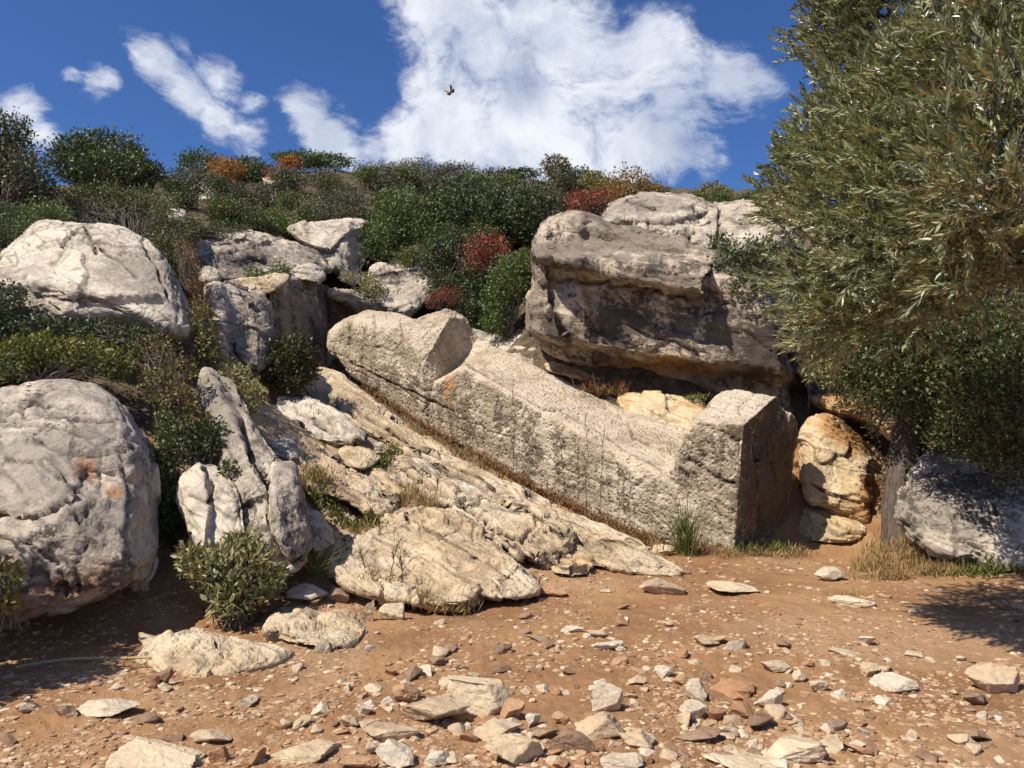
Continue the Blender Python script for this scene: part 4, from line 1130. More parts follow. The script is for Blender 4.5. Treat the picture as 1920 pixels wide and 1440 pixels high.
def crook(a, b, g, n=6, wob=.12):
    a = np.asarray(a, float); b = np.asarray(b, float)
    t = np.linspace(0, 1, n)[:, None]
    L = np.linalg.norm(b - a)
    w = g.normal(0, wob * L, (n, 3)) * np.sin(t * math.pi) * .5
    p = a + (b - a) * t + w
    p[:, 2] += L * .12 * np.sin(t[:, 0] * math.pi)
    return p


def fill_lump(bag, g, c, r, N, L, W, mi=0, up=.45, out=.6, rnd=.6, fine=False, shell=.5, rag=.3, tint=None, cut=None):
    c = np.asarray(c, float); r = np.asarray(r, float)
    u = unit(g.normal(size=(N, 3)))
    rad = (shell**3 + (1.05 - shell**3) * g.random(N)) ** (1 / 3)
    k = 1 + rag * 1.6 * perlin(u * 2.3 + c * 3.1 + 5) + rag * perlin(u * 6 + c)
    # leave holes between leaf clumps
    keep = (perlin(u * 4.5 + c * 2 + 40) > -.28) | (rad < .75)
    u, rad, k = u[keep], rad[keep], k[keep]
    p = c + u * r * (rad * k)[:, None]
    D = u * out + np.array([0, 0, up]) + g.normal(0, rnd, (len(u), 3))
    Nn = unit(g.normal(0, .8, (len(u), 3)) + np.array([0, 0, .6]) + .6 * u)
    if cut is not None:
        m = cut(p); p, D, Nn = p[m], D[m], Nn[m]
    l = L * g.uniform(.65, 1.3, len(p))
    tt = None if tint is None else tint + .35 * perlin(p * 2.2 + 3)
    bag.leaves(p, D, Nn, l, l * W, g, mi, fine, tint=tt)


def pxlump(px, py, rx, ry, Y, rd=None):
    """ellipsoid seen at a photo pixel with pixel radii, at depth Y"""
    c = P(px, py, Y); k = Y / F
    return c, np.array([rx * k, (rd if rd else (rx + ry) / 2 * k), ry * k])


def shrub(name, label, cat, lumps, mat, dens, L, W=.3, group=None, seed=1, stems=8, base=None, twig=M_TWIG, mat2=None, share2=.0, fine=False, shell=.45, rag=.3, up=.45, rnd=.6, stem_r=.02):
    """a plant of its own: Empty at the foot, foliage and branches below it"""
    g = np.random.default_rng(seed)
    ls = [pxlump(*l) for l in lumps]
    cs = np.array([l[0] for l in ls])
    if base is None:
        b = cs.mean(0); b[2] = max(min(l[0][2] - l[1][2] for l in ls), gz(b[0], b[1]) - .05)
        b[2] = min(b[2], cs[:, 2].min())
    else:
        b = np.asarray(base, float)
    root = link(name, None, loc=b); root.empty_display_size = .3
    tag(root, label, cat, group)
    bag = Bag()
    for (c, r) in ls:
        area = 4 * math.pi * ((r[0]*r[1])**1.6/3 + (r[0]*r[2])**1.6/3 + (r[1]*r[2])**1.6/3)**(1/1.6)
        N = int(dens * area / (L * L * W * 1.2))
        N = max(40, min(N, 16000))
        n2 = int(N * share2)
        fill_lump(bag, g, c, r, N - n2, L, W, 0, fine=fine, shell=shell, rag=rag, up=up, rnd=rnd, tint=.5)
        if n2: fill_lump(bag, g, c + np.array([0, 0, r[2] * .25]), r * .9, n2, L, W, 1, fine=fine, shell=.7, rag=rag, up=up, rnd=rnd)
    fo = link('foliage', bag.mesh('foliage', [mat, mat2 or mat], b), root)
    if stems:
        sb = Bag()
        for (c, r) in ls:
            for _ in range(stems):
                e = c + unit(g.normal(size=3)) * r * g.uniform(.5, 1.0)
                s0 = b + g.normal(0, .05, 3) * np.array([1, 1, 0])
                sb.tube(crook(s0, e, g, 6, .1), stem_r, stem_r * .25, 4, 0)
        link('branches', sb.mesh('branches', [twig], b), root)
    return root


# --- hillside scrub: prototypes, then individuals that share their meshes
def scrub_proto(mat, mat2, share2, seed, squash=.7, L=.075, n=2600, twiggy=22, rag=.5):
    g = np.random.default_rng(seed)
    bag = Bag()
    for k in range(4):
        a = g.uniform(0, 6.28); o = g.uniform(.15, .5)
        c = np.array([math.cos(a) * o, math.sin(a) * o, g.uniform(.35, .62) * squash / .7])
        r = np.array([g.uniform(.45, .65), g.uniform(.45, .65), g.uniform(.4, .55) * squash])
        n2 = int(n / 4 * share2)
        fill_lump(bag, g, c, r, n // 4 - n2, L, .33, 0, shell=.35, rag=rag, tint=.5)
        if n2: fill_lump(bag, g, c + np.array([0, 0, .1]), r * .95, n2, L, .33, 1, shell=.75, rag=rag)
    for k in range(twiggy):
        e = np.array([*g.normal(0, .4, 2), g.uniform(.4, 1.15) * squash])
        bag.tube(crook((*g.normal(0, .06, 2), -.1), e, g, 5, .12), .018, .006, 3, 2)
    return bag.mesh('shrub', [mat, mat2, M_TWIG])


PROTO = {
    'dark': [scrub_proto(M_DARKG, M_MIDG, .25, 100 + i, .75) for i in range(4)],
    'green': [scrub_proto(M_MIDG, M_YELLOWG, .15, 110 + i, .75) for i in range(3)],
    'grey': [scrub_proto(M_GREYG, M_DARKG, .30, 120 + i, .65, n=2000, twiggy=34) for i in range(3)],
    'brown': [scrub_proto(M_BROWNG, M_GREYG, .35, 130 + i, .6, n=1800, twiggy=40) for i in range(3)],
    'orange': [scrub_proto(M_ORANGE, M_YELLOWG, .3, 140 + i, .7) for i in range(2)],
    'red': [scrub_proto(M_RED, M_ORANGE, .2, 150, .7)],
}
KIND_WORDS = {'dark': 'dark green', 'green': 'mid green', 'grey': 'grey leafed', 'brown': 'brownish half dry', 'orange': 'orange', 'red': 'red'}


_used = set()
_STOP = [' of the', ' beside', ' at ', ' in ', ' on ', ' next', ' left', ' between', ' before', ' behind', ' with ', ' near', ' tucked', ' where', ' cut', ' bedded', ' lying', ' leaning', ' alone', ' standing', ' split', ' half', ' flush', ' to the', ' above', ' below', ', ']


def short(label):
    k = min([label.find(w_) for w_ in _STOP if label.find(w_) > 0] + [len(label)])
    return label[:k]


def single_out(thing_words, px, py, marks, grp):
    """a label from the nearest landmarks; falls back on a shared group"""
    d = sorted(marks, key=lambda m: math.hypot(m[0] - px, 1.6 * (m[1] - py)))
    for m in d[:7]:
        dx, dy = px - m[0], py - m[1]
        rel = ('just right of' if dx > 0 else 'just left of') if abs(dx) > 1.2 * abs(dy) else ('in front of' if dy > 0 else 'behind')
        lab = f'{thing_words} {rel} the {m[2]}'
        if lab not in _used and len(lab.split()) <= 16:
            _used.add(lab); return lab
    return None


HILL_MARKS = [(190, 300, 'round topped tree'), (40, 300, 'sparse grey green tree'), (400, 362, 'smooth pale outcrop on the hill'), (425, 320, 'orange spurge of the crest'), (530, 325, 'red and orange spurge of the crest'),
              (580, 300, 'long low bush on the crest'), (470, 480, 'blackened long outcrop'), (620, 450, 'bleached wedge of rock'), (755, 420, 'large bright green bush'), (755, 535, 'half buried grey rock face'),
              (910, 470, 'round red spurge'), (950, 540, 'green bush of the gully'), (840, 560, 'faded pink spurge'), (780, 325, 'grey twiggy bush of the crest'), (1042, 315, 'olive brown bush of the crest'),
              (985, 326, 'dark dome shaped bush'), (1090, 378, 'bright red spurge on the great rock'), (1182, 346, 'golden spurge of the skyline'), (1335, 360, 'yellow green bush of the skyline'), (1230, 385, 'flat topped boulder'), (150, 440, 'perched pale boulder'), (900, 400, 'dark evergreen bush of the thicket')]


def scatter_scrub():
    g = np.random.default_rng(21)
    taken = []
    # rows of sight lines over the hill, dense enough to close the cover
    spots = []
    def zone(poly, step, kinds, rpx):
        poly = np.asarray(poly, float)
        x0, y0 = poly.min(0); x1, y1 = poly.max(0)
        ys = y0
        while ys <= y1:
            xs = x0 + g.uniform(0, step)
            while xs <= x1:
                qx, qy = xs + g.normal(0, step * .25), ys + g.normal(0, step * .12)
                inside = False; n = len(poly)
                for k in range(n):
                    (ax, ay), (bx, by) = poly[k], poly[(k + 1) % n]
                    if (ay > qy) != (by > qy) and qx < (bx - ax) * (qy - ay) / (by - ay) + ax: inside = not inside
                if inside: spots.append((qx, qy, kinds, rpx))
                xs += step
            ys += step * .55
    zone([(290, 335), (520, 326), (620, 316), (700, 328), (880, 332), (1080, 338), (1150, 362), (1090, 400), (1000, 405), (700, 402), (500, 405), (330, 402)], 50, ('dark', 'grey', 'brown', 'green', 'grey', 'grey'), 42)
    zone([(330, 402), (520, 400), (700, 400), (1000, 405), (1060, 410), (1000, 470), (840, 470), (690, 410), (560, 430), (330, 445)], 50, ('dark', 'green', 'dark', 'green', 'grey', 'dark'), 46)
    zone([(700, 450), (860, 470), (1000, 470), (1000, 530), (960, 600), (860, 600), (800, 560), (820, 500), (700, 480)], 52, ('dark', 'green', 'dark', 'brown'), 46)
    zone([(1120, 352), (1240, 362), (1420, 374), (1420, 392), (1280, 378), (1130, 380)], 52, ('grey', 'green', 'brown'), 30)
    zone([(-20, 390), (120, 378), (330, 400), (335, 440), (260, 425), (150, 408), (20, 425), (-20, 440)], 48, ('brown', 'dark', 'grey', 'green', 'brown'), 46)
    zone([(1130, 348), (1300, 352), (1450, 366), (1450, 400), (1290, 384), (1130, 376)], 34, ('grey', 'green', 'dark', 'grey'), 32)
    zone([(-30, 400), (120, 400), (60, 440), (-30, 460)], 40, ('grey', 'dark', 'brown'), 44)
    spots.sort(key=lambda s: s[1])
    cnt = 0
    for (qx, qy, kinds, rpx) in spots:
        h = hit(qx, qy + rpx * .55, 9, 44)
        if h[1] > 43: continue
        kind = kinds[g.integers(len(kinds))]
        me = PROTO[kind][g.integers(len(PROTO[kind]))]
        s = rpx * h[1] / F * g.uniform(.8, 1.35)
        o = link('shrub', me, loc=(h[0], h[1], gz(h[0], h[1]) - .08 * s))
        o.scale = (s * g.uniform(.9, 1.25), s * g.uniform(.9, 1.25), s * g.uniform(.8, 1.15))
        o.rotation_euler = (g.normal(0, .08), g.normal(0, .08), g.uniform(0, 6.28))
        where = 'on the crest against the sky' if qy < 362 and 290 < qx < 1440 else ('in the gully behind the statue head' if qy > 470 else ('under the wind bent trees' if qx < 300 else 'in the thicket on the hillside'))
        fm = 'low spreading' if o.scale[2] < .85 * o.scale[0] else ('upright' if o.scale[2] > 1.05 * o.scale[0] else 'rounded')
        tag(o, single_out(f'{fm} {KIND_WORDS[kind]} shrub', qx, qy, HILL_MARKS, None) or f'{fm} {KIND_WORDS[kind]} shrub {where}', 'shrub', 'shrubs of the hillside scrub')
        cnt += 1
    print('SCRUB', cnt)


scatter_scrub()

# --- bushes that stand out one by one: (pixel x, y, rx, ry, depth)
shrub('wind_bent_tree', 'round topped dark green tree with brown underside against the sky', 'tree',
      [(190, 292, 82, 40, 17), (140, 310, 48, 40, 16.6), (245, 325, 50, 38, 16.8), (285, 325, 26, 18, 17), (200, 330, 70, 40, 16.4)], M_DARKG, 1.5, .075, .3, seed=31, stems=16, mat2=M_MIDG, share2=.3, stem_r=.05, base=P(215, 420, 16.5))
shrub('wind_bent_tree', 'sparse grey green tree at the edge of the view before a white cloud', 'tree',
      [(10, 290, 62, 60, 14), (-60, 300, 80, 80, 14.4), (50, 330, 48, 42, 13.6), (20, 245, 36, 30, 14), (75, 360, 30, 26, 13.6)], M_DARKG, .8, .07, .28, seed=32, stems=26, mat2=M_GREYG, share2=.3, stem_r=.04, base=P(0, 440, 14), rag=.45)
shrub('brush', 'tangled brown leafless brush below the round topped tree', 'brush',
      [(200, 382, 90, 30, 15.2), (90, 385, 70, 32, 14.6), (280, 390, 60, 32, 15), (310, 430, 26, 50, 13.6), (310, 470, 30, 34, 13), (330, 500, 22, 40, 13), (345, 455, 26, 26, 15.5), (20, 420, 60, 30, 12.6), (350, 440, 30, 26, 14.6)], M_BROWNG, .75, .05, .25, seed=33, stems=46, stem_r=.014, rag=.5, mat2=M_MIDG, share2=.5)
shrub('bush', 'large bright green bush beside the bleached wedge of rock', 'bush',
      [(760, 420, 62, 55, 20), (715, 455, 45, 40, 19.4), (800, 450, 40, 40, 19.6), (745, 380, 40, 25, 20.4)], M_MIDG, 1.5, .07, .3, seed=34, stems=8)
shrub('bush', 'dark evergreen bush in the middle of the thicket', 'bush', [(900, 400, 90, 60, 20), (840, 390, 60, 45, 20.5), (960, 410, 50, 46, 19.6), (1000, 395, 50, 50, 19)], M_DARKG, 1.5, .08, .3, seed=35, stems=6)
shrub('bush', 'dark evergreen bush hanging over the grey rock in the gully', 'bush', [(850, 470, 55, 38, 18), (820, 500, 30, 40, 17.8), (830, 540, 26, 34, 17.2), (890, 530, 46, 50, 17), (880, 590, 36, 40, 16.4)], M_DARKG, 1.4, .07, .3, seed=36, stems=8)
shrub('spurge_bush', 'round red spurge bush in the gully above the green bush', 'spurge bush', [(912, 462, 42, 26, 16.4), (905, 488, 32, 22, 16.4), (932, 480, 26, 20, 16.3)], M_RED, .75, .05, .3, seed=37, stems=40, mat2=M_BROWNG, share2=.28, rag=.5, stem_r=.012)
shrub('bush', 'rounded green bush in the gully at the end of the great rock', 'bush', [(955, 525, 44, 44, 15), (985, 495, 24, 30, 15), (935, 570, 32, 36, 15), (925, 605, 26, 24, 14.8)], M_MIDG, 1.4, .06, .3, seed=38, stems=8)
shrub('spurge_bush', 'faded pink spurge just above the head of the statue', 'spurge bush', [(840, 558, 34, 20, 16.4), (815, 565, 20, 16, 16.4)], M_RED, .6, .045, .25, seed=39, stems=36, mat2=M_BROWNG, share2=.4, stem_r=.010)
shrub('spurge_bush', 'bright red spurge hanging on the left brow of the great rock', 'spurge bush', [(1090, 378, 30, 24, 13.6), (1125, 372, 26, 20, 13.8), (1075, 396, 14, 16, 13.5)], M_RED, .8, .045, .3, seed=40, stems=44, mat2=M_BROWNG, share2=.22, rag=.5, stem_r=.012, base=P(1115, 440, 13.9))
shrub('spurge_bush', 'golden orange spurge on the skyline behind the flat topped boulder', 'spurge bush', [(1182, 346, 40, 28, 15.4), (1160, 366, 30, 20, 15.2), (1212, 358, 24, 22, 15.4)], M_ORANGE, .75, .05, .3, seed=41, stems=40, mat2=M_YELLOWG, share2=.3, rag=.5, stem_r=.012, base=P(1180, 390, 15.2))
shrub('bush', 'small yellow green bush on the skyline near the olive tree', 'bush', [(1335, 360, 28, 18, 15.6), (1355, 364, 18, 14, 15.6)], M_YELLOWG, 1.0, .05, .3, seed=42, stems=10, base=P(1338, 385, 15.4))
shrub('spurge_bush', 'orange spurge among dark green shrubs on the crest', 'spurge bush', [(425, 316, 36, 20, 27), (415, 332, 24, 16, 26.6)], M_ORANGE, 1.1, .08, .3, seed=43, stems=10)
shrub('bush', 'flat topped dark green bush on the crest beside the orange spurge', 'bush', [(375, 312, 42, 26, 28), (450, 330, 50, 28, 28), (470, 318, 36, 20, 28.4)], M_MIDG, 1.4, .09, .3, seed=44, stems=8, mat2=M_DARKG, share2=.3)
shrub('spurge_bush', 'mixed red and orange spurge on the crest above a small outcrop', 'spurge bush', [(520, 328, 26, 14, 27.5), (545, 312, 26, 18, 28)], M_RED, 1.0, .08, .3, seed=45, stems=8, mat2=M_ORANGE, share2=.55)
shrub('bush', 'long low green bush on the highest part of the crest', 'bush', [(570, 300, 56, 12, 31), (620, 303, 46, 12, 31), (540, 296, 30, 8, 31)], M_MIDG, 1.3, .09, .3, seed=46, stems=6)
shrub('bush', 'grey twiggy bush on the crest under the cloud', 'bush', [(780, 325, 70, 22, 30), (860, 322, 40, 16, 30), (720, 332, 46, 22, 30)], M_GREYG, .8, .07, .25, seed=47, stems=50, stem_r=.016)
shrub('bush', 'olive brown rounded bush standing above the crest line', 'bush', [(1042, 312, 28, 18, 27), (1050, 328, 30, 18, 27)], M_YELLOWG, 1.2, .08, .3, seed=48, stems=8, mat2=M_BROWNG, share2=.6)
shrub('bush', 'dark dome shaped bush on the crest beside the olive brown bush', 'bush', [(985, 326, 30, 10, 29), (1085, 340, 46, 24, 26), (940, 332, 40, 14, 29)], M_DARKG, 1.3, .08, .3, seed=49, stems=6)
shrub('bush', 'pale yellow low bush on the crest before the golden spurge', 'bush', [(1115, 336, 24, 14, 25), (1130, 350, 24, 14, 24)], M_YELLOWG, 1.0, .07, .3, seed=50, stems=10)
shrub('bush', 'dark green bush growing in the shaded joint of the great rock', 'bush', [(1370, 500, 36, 46, 11.4), (1345, 460, 20, 24, 12.0), (1400, 540, 36, 40, 11.0), (1430, 490, 40, 50, 11.2)], M_DARKG, 1.2, .055, .3, seed=51, stems=18, stem_r=.014, base=P(1400, 560, 11.6))
shrub('bush', 'dark green bush at the corner between cut wall and statue slope', 'bush',
      [(545, 665, 42, 38, 12.4), (520, 690, 30, 34, 12.2), (575, 690, 24, 30, 12.4), (540, 716, 34, 26, 12.2)], M_MASTIC, 1.5, .06, .28, seed=52, stems=10)
shrub('bush', 'grey green leafy bush growing behind the grey fin', 'bush',
      [(440, 710, 32, 26, 9.6), (470, 745, 26, 34, 9.3), (425, 690, 20, 18, 9.8)], M_SAGE, 1.2, .05, .3, seed=53, stems=14, stem_r=.01)
shrub('bush', 'small silvery bush on the bank behind the cut wall', 'bush', [(700, 540, 24, 22, 17.6), (690, 522, 16, 12, 17.8), (650, 520, 14, 10, 17.8)], M_SAGE, 1.0, .05, .3, seed=54, stems=10, stem_r=.01)
shrub('bush', 'low dark green bush in the pocket below the blackened outcrop', 'bush', [(480, 515, 22, 12, 16.2), (525, 508, 22, 12, 16.6), (500, 522, 26, 10, 16.2)], M_MIDG, 1.1, .05, .3, seed=55, stems=6)
shrub('dry_herb', 'dry orange brown tangle beside the perched boulder', 'dry herb', [(360, 500, 18, 30, 11.8), (375, 545, 22, 30, 11.4), (345, 470, 18, 24, 12)], M_DRYBROWN, .35, .05, .15, seed=56, stems=70, stem_r=.007)
shrub('bush', 'olive brown bush below the corner of the perched boulder', 'bush', [(380, 610, 24, 40, 9.8), (392, 650, 24, 34, 9.6), (370, 580, 16, 20, 10)], M_YELLOWG, .8, .045, .3, seed=57, stems=20, stem_r=.01, mat2=M_BROWNG, share2=.45)
shrub('bush', 'yellow green bush covering the top of the big rounded boulder', 'bush',
      [(70, 665, 70, 34, 8.4), (160, 670, 60, 34, 8.4), (20, 680, 50, 36, 8.2), (215, 690, 36, 30, 8.3), (-60, 680, 60, 40, 8.2)], M_MIDG, 1.3, .045, .32, seed=58, stems=20, mat2=M_YELLOWG, share2=.45, stem_r=.012)
shrub('bush', 'dark shaded bush under the perched boulder', 'bush',
      [(60, 620, 80, 26, 8.9), (180, 625, 70, 24, 9.0), (260, 640, 50, 30, 8.9), (10, 580, 40, 46, 8.9), (-50, 600, 60, 50, 9)], M_DARKG, 1.3, .045, .3, seed=59, stems=30, stem_r=.012)
shrub('bush', 'brown twiggy bush between the two boulders on the bank', 'bush',
      [(300, 720, 36, 36, 8.0), (330, 760, 34, 40, 7.8), (290, 660, 44, 26, 8.6), (340, 700, 30, 30, 8.4)], M_YELLOWG, .8, .042, .3, seed=60, stems=40, mat2=M_BROWNG, share2=.55, stem_r=.009)
shrub('bush', 'dark green bush filling the deep gap beside the big rounded boulder', 'bush',
      [(330, 830, 42, 50, 7.7), (390, 830, 34, 46, 7.9), (310, 900, 22, 60, 7.6), (320, 980, 22, 50, 7.4), (430, 890, 18, 24, 7.5)], M_DARKG, 1.4, .045, .3, seed=61, stems=20, mat2=M_MIDG, share2=.3, stem_r=.01)
shrub('bush', 'yellow leafed plant at the corner in front of the big boulder', 'bush', [(10, 1090, 26, 40, 4.8), (-10, 1140, 34, 36, 4.8), (20, 1130, 18, 22, 4.7)], M_YELLOWG, .9, .04, .32, seed=62, stems=14, stem_r=.006)
shrub('bush', 'leafy bush just past the edge of the picture that shades the corner of the path', 'bush',
      [(-330, 860, 130, 120, 4.45), (-270, 1000, 130, 140, 4.5), (-420, 960, 170, 180, 4.3), (-300, 1120, 150, 150, 4.4), (-170, 1200, 60, 70, 4.75), (-210, 1010, 70, 120, 4.95), (-190, 1120, 70, 90, 4.95), (-225, 830, 70, 90, 5.05), (-215, 920, 80, 100, 5.05)], M_MIDG, 1.6, .06, .32, seed=63, stems=12, stem_r=.02, base=P(-340, 1260, 4.75))


def leafy_plant(name, label, cat, blobs, mat, nvis, L, W, seed, base, group=None, stems=24):
    """a plant whose leaves can be told apart: leaves are parts, the hidden inner ones one mass"""
    g = np.random.default_rng(seed)
    b = np.asarray(base, float)
    root = link(name, None, loc=b); tag(root, label, cat, group)
    sb = Bag(); inner = Bag(); tips = []
    ls = [pxlump(*l) for l in blobs]
    for (c, r) in ls:
        for _ in range(stems):
            u = unit(g.normal(size=3) + np.array([0, -.35, .25])); e = c + u * r * g.uniform(.55, 1.0)
            pts = crook(b + g.normal(0, .05, 3) * np.array([1, 1, 0]), e, g, 8, .08)
            sb.tube(pts, .006, .002, 4, 0)
            d = unit(pts[-1] - pts[-3])
            for k in range(9):
                t = 1 - k * .085
                i = t * 7; i0 = min(int(i), 6)
                p = pts[i0] + (pts[i0 + 1] - pts[i0]) * (i - i0)
                a = k * 2.4 + g.uniform(0, .6)
                s = unit(np.cross(d, [0.2, .1, 1])); s2 = np.cross(d, s)
                o = math.cos(a) * s + math.sin(a) * s2
                dd = unit(o * .8 + d * (.8 - .06 * k) + np.array([0, 0, .25]))
                tips.append((p, dd, unit(np.array([0, 0, 1.]) + d * .6 + g.normal(0, .25, 3)), L * g.uniform(.7, 1.25) * (1 if k > 1 else .7)))
    link('stems', sb.mesh('stems', [M_TWIG], b), root)
    vis = np.linalg.norm(np.array([t[0] for t in tips]) - np.array([0, 0, CAMZ]), axis=1)
    order = np.argsort(vis)
    protos = []
    for k in range(6):
        pb_ = Bag(); gg = np.random.default_rng(seed + k)
        pb_.leaves(np.zeros((1, 3)), np.array([[1., 0, 0]]), np.array([[0, 0, 1.]]), np.array([1.]), np.array([W]), gg, 0, True, .10 + .05 * k, tint=np.array([k / 5.]))
        me = pb_.mesh('leaf', [mat]); protos.append(me)
    rest = []
    for rank, k in enumerate(order):
        p, d, nn, l = tips[k]
        if rank < nvis:
            s = unit(np.cross(nn, d)); n2 = np.cross(d, s)
            o = link('leaf', protos[g.integers(6)], root)
            o.matrix_parent_inverse = Matrix.Identity(4)
            M = Matrix(((d[0]*l, s[0]*l, n2[0]*l, p[0]-b[0]), (d[1]*l, s[1]*l, n2[1]*l, p[1]-b[1]), (d[2]*l, s[2]*l, n2[2]*l, p[2]-b[2]), (0, 0, 0, 1)))
            o.matrix_local = M
        else:
            rest.append((p, d, nn, l))
    if rest:
        A = [np.array([r_[i] for r_ in rest]) for i in range(4)]
        inner.leaves(A[0], A[1], A[2], A[3], A[3] * W, g, 0, True, tint=.5)
        for (c, r) in ls:
            fill_lump(inner, g, c, r * .72, 260, L * .9, W, 0, shell=.3)
        o = link('leaves', inner.mesh('leaves', [mat], b), root); o['kind'] = 'stuff'
    return root


sb_ = hit(440, 1178)
leafy_plant('sage_bush', 'pale green sage bush with broad leaves growing at the edge of the path', 'bush',
            [(400, 1070, 60, 50, 6.45), (470, 1060, 60, 52, 6.5), (450, 1020, 50, 28, 6.6), (360, 1050, 34, 36, 6.5), (440, 1120, 62, 44, 6.35), (505, 1090, 34, 40, 6.5)],
            M_SAGE, 290, .085, .17, 71, sb_, stems=26)

# --- trees at the edge of the path
def trunk_mesh(pts, radii, sides=20, seed=1):
    pts = np.asarray(pts, float); m = 60
    t0 = np.linspace(0, 1, len(pts)); t = np.linspace(0, 1, m)
    p = np.stack([np.interp(t, t0, pts[:, k]) for k in range(3)], -1); r = np.interp(t, t0, radii)
    tan = unit(np.gradient(p, axis=0)); a = unit(np.cross(tan, [.2, .95, .1])); b = np.cross(tan, a)
    th = np.arange(sides) / sides * 2 * math.pi
    v = p[:, None] + r[:, None, None] * (np.cos(th)[None, :, None] * a[:, None] + np.sin(th)[None, :, None] * b[:, None])
    flute = 1 + .16 * np.sin(th * 5 + 1.5 * np.sin(t[:, None] * 5))
    v = p[:, None] + (v - p[:, None]) * flute[:, :, None]
    V = v.reshape(-1, 3)
    V = V + (fbm(V * 4 + seed, 4)[:, None] * .05) * unit(V - np.repeat(p, sides, 0))
    i = np.arange(m - 1)[:, None]; j = np.arange(sides)[None]; jn = (j + 1) % sides
    q = np.stack([i*sides + j, i*sides + jn, (i+1)*sides + jn, (i+1)*sides + j], -1).reshape(-1, 4)
    return V, q


def build_mastic():
    b = hit(1695, 1005, 6, 14); b = P(1695, 1005, 9.5); b[2] = gz(b[0], b[1]) - .08
    root = link('mastic_tree', None, loc=b)
    tag(root, 'dark small leafed tree with furrowed trunk beside the dappled boulder', 'tree')
    V, q = trunk_mesh([b + [0, 0, -.1], P(1690, 900, 9.5), P(1700, 820, 9.6), P(1730, 740, 9.6), P(1760, 660, 9.6)], [.27, .17, .16, .15, .12])
    link('trunk', make_mesh('trunk', V - b, quads=q, mats=[M_BARK]), root)
    g = np.random.default_rng(81); bag = Bag(); sb = Bag()
    for (px, py, rx, ry, Y, mi, dn) in [(1590, 650, 66, 50, 9.6, 0, 1), (1560, 690, 44, 36, 9.5, 2, .9), (1630, 700, 60, 50, 9.3, 0, 1), (1700, 660, 80, 66, 9.2, 0, 1), (1780, 640, 90, 80, 8.8, 0, 1), (1690, 745, 50, 40, 9.0, 0, 1),
                                        (1760, 730, 70, 60, 8.7, 0, 1), (1850, 700, 90, 90, 8.4, 0, 1), (1940, 700, 90, 110, 8.2, 0, 1), (1830, 800, 80, 60, 8.3, 0, 1), (1920, 830, 90, 70, 7.9, 0, 1), (1620, 745, 36, 24, 9.4, 2, .7),
                                        (1760, 815, 30, 34, 8.8, 0, .7), (1640, 790, 16, 40, 9.6, 2, .5), (1880, 590, 110, 60, 9.4, 0, 1), (1720, 580, 90, 50, 9.8, 0, 1),
                                        (1690, 660, 70, 66, 8.1, 0, 1.1), (1770, 650, 80, 70, 7.8, 0, 1.1), (1640, 640, 50, 46, 8.4, 0, 1.1), (1850, 660, 90, 80, 7.4, 0, 1), (1730, 760, 40, 40, 8.2, 0, .8), (1840, 745, 90, 70, 7.2, 0, 1), (1920, 720, 90, 90, 6.9, 0, 1), (1800, 820, 60, 40, 7.8, 0, .8), (1900, 840, 70, 50, 7.4, 0, .8), (1620, 660, 110, 90, 10.6, 0, 1.2), (1760, 680, 120, 110, 10.2, 0, 1.2), (1900, 720, 130, 140, 9.6, 0, 1.2), (1800, 790, 90, 60, 9.4, 0, 1.1)]:
        c, r = pxlump(px, py, rx, ry, Y)
        L = .045
        N = int(dn * 10 * r[0] * r[2] / (L * L * .3)); N = min(N, 11000)
        fill_lump(bag, g, c, r, int(N * .8), L, .3, mi, shell=.4, rag=.35, tint=.5)
        fill_lump(bag, g, c, r * 1.02, int(N * .2), L, .3, 1, shell=.75, rag=.4)
        top = P(1745, 690, 9.6)
        for _ in range(3): sb.tube(crook(top, c + g.normal(0, .5, 3) * r, g, 7, .1), .035, .006, 5, 0)
    link('crown', bag.mesh('crown', [M_MASTIC, M_MIDG, M_SAGE], b), root)
    link('branches', sb.mesh('branches', [M_BARK], b), root)


build_mastic()


def twig_proto(seed, n=12, L=.22):
    """a leafy olive shoot along +X, unit metres"""
    g = np.random.default_rng(seed); bag = Bag()
    pts = crook((0, 0, 0), (L, g.normal(0, .02), g.normal(0, .02)), g, 6, .06); pts[:, 2] -= pts[:, 2] * .5
    bag.tube(pts, .0026, .001, 3, 1)
    Pb = []; D = []; Nn = []; LL = []
    for k in range(n):
        t = .12 + .88 * k / n
        p = np.array([np.interp(t, np.linspace(0, 1, 6), pts[:, i]) for i in range(3)])
        a = (k % 2) * math.pi / 2 + g.normal(0, .35)
        for sgn in (1, -1):
            o = np.array([0, math.cos(a) * sgn, math.sin(a) * sgn])
            d = unit(np.array([.85 + .5 * t, 0, 0]) + o * (.75 - .3 * t) + g.normal(0, .12, 3))
            Pb.append(p); D.append(d); Nn.append(unit(np.array([0, 0, 1.]) * .8 - o * .5 + g.normal(0, .35, 3))); LL.append(.054 * g.uniform(.7, 1.2))
    Pb.append(pts[-1]); D.append(np.array([1., 0, 0])); Nn.append(np.array([0, 0, 1.])); LL.append(.045)
    LL = np.array(LL)
    bag.leaves(np.array(Pb), np.array(D), np.array(Nn), LL, LL * .135, g, 0, False, .12)
    return bag


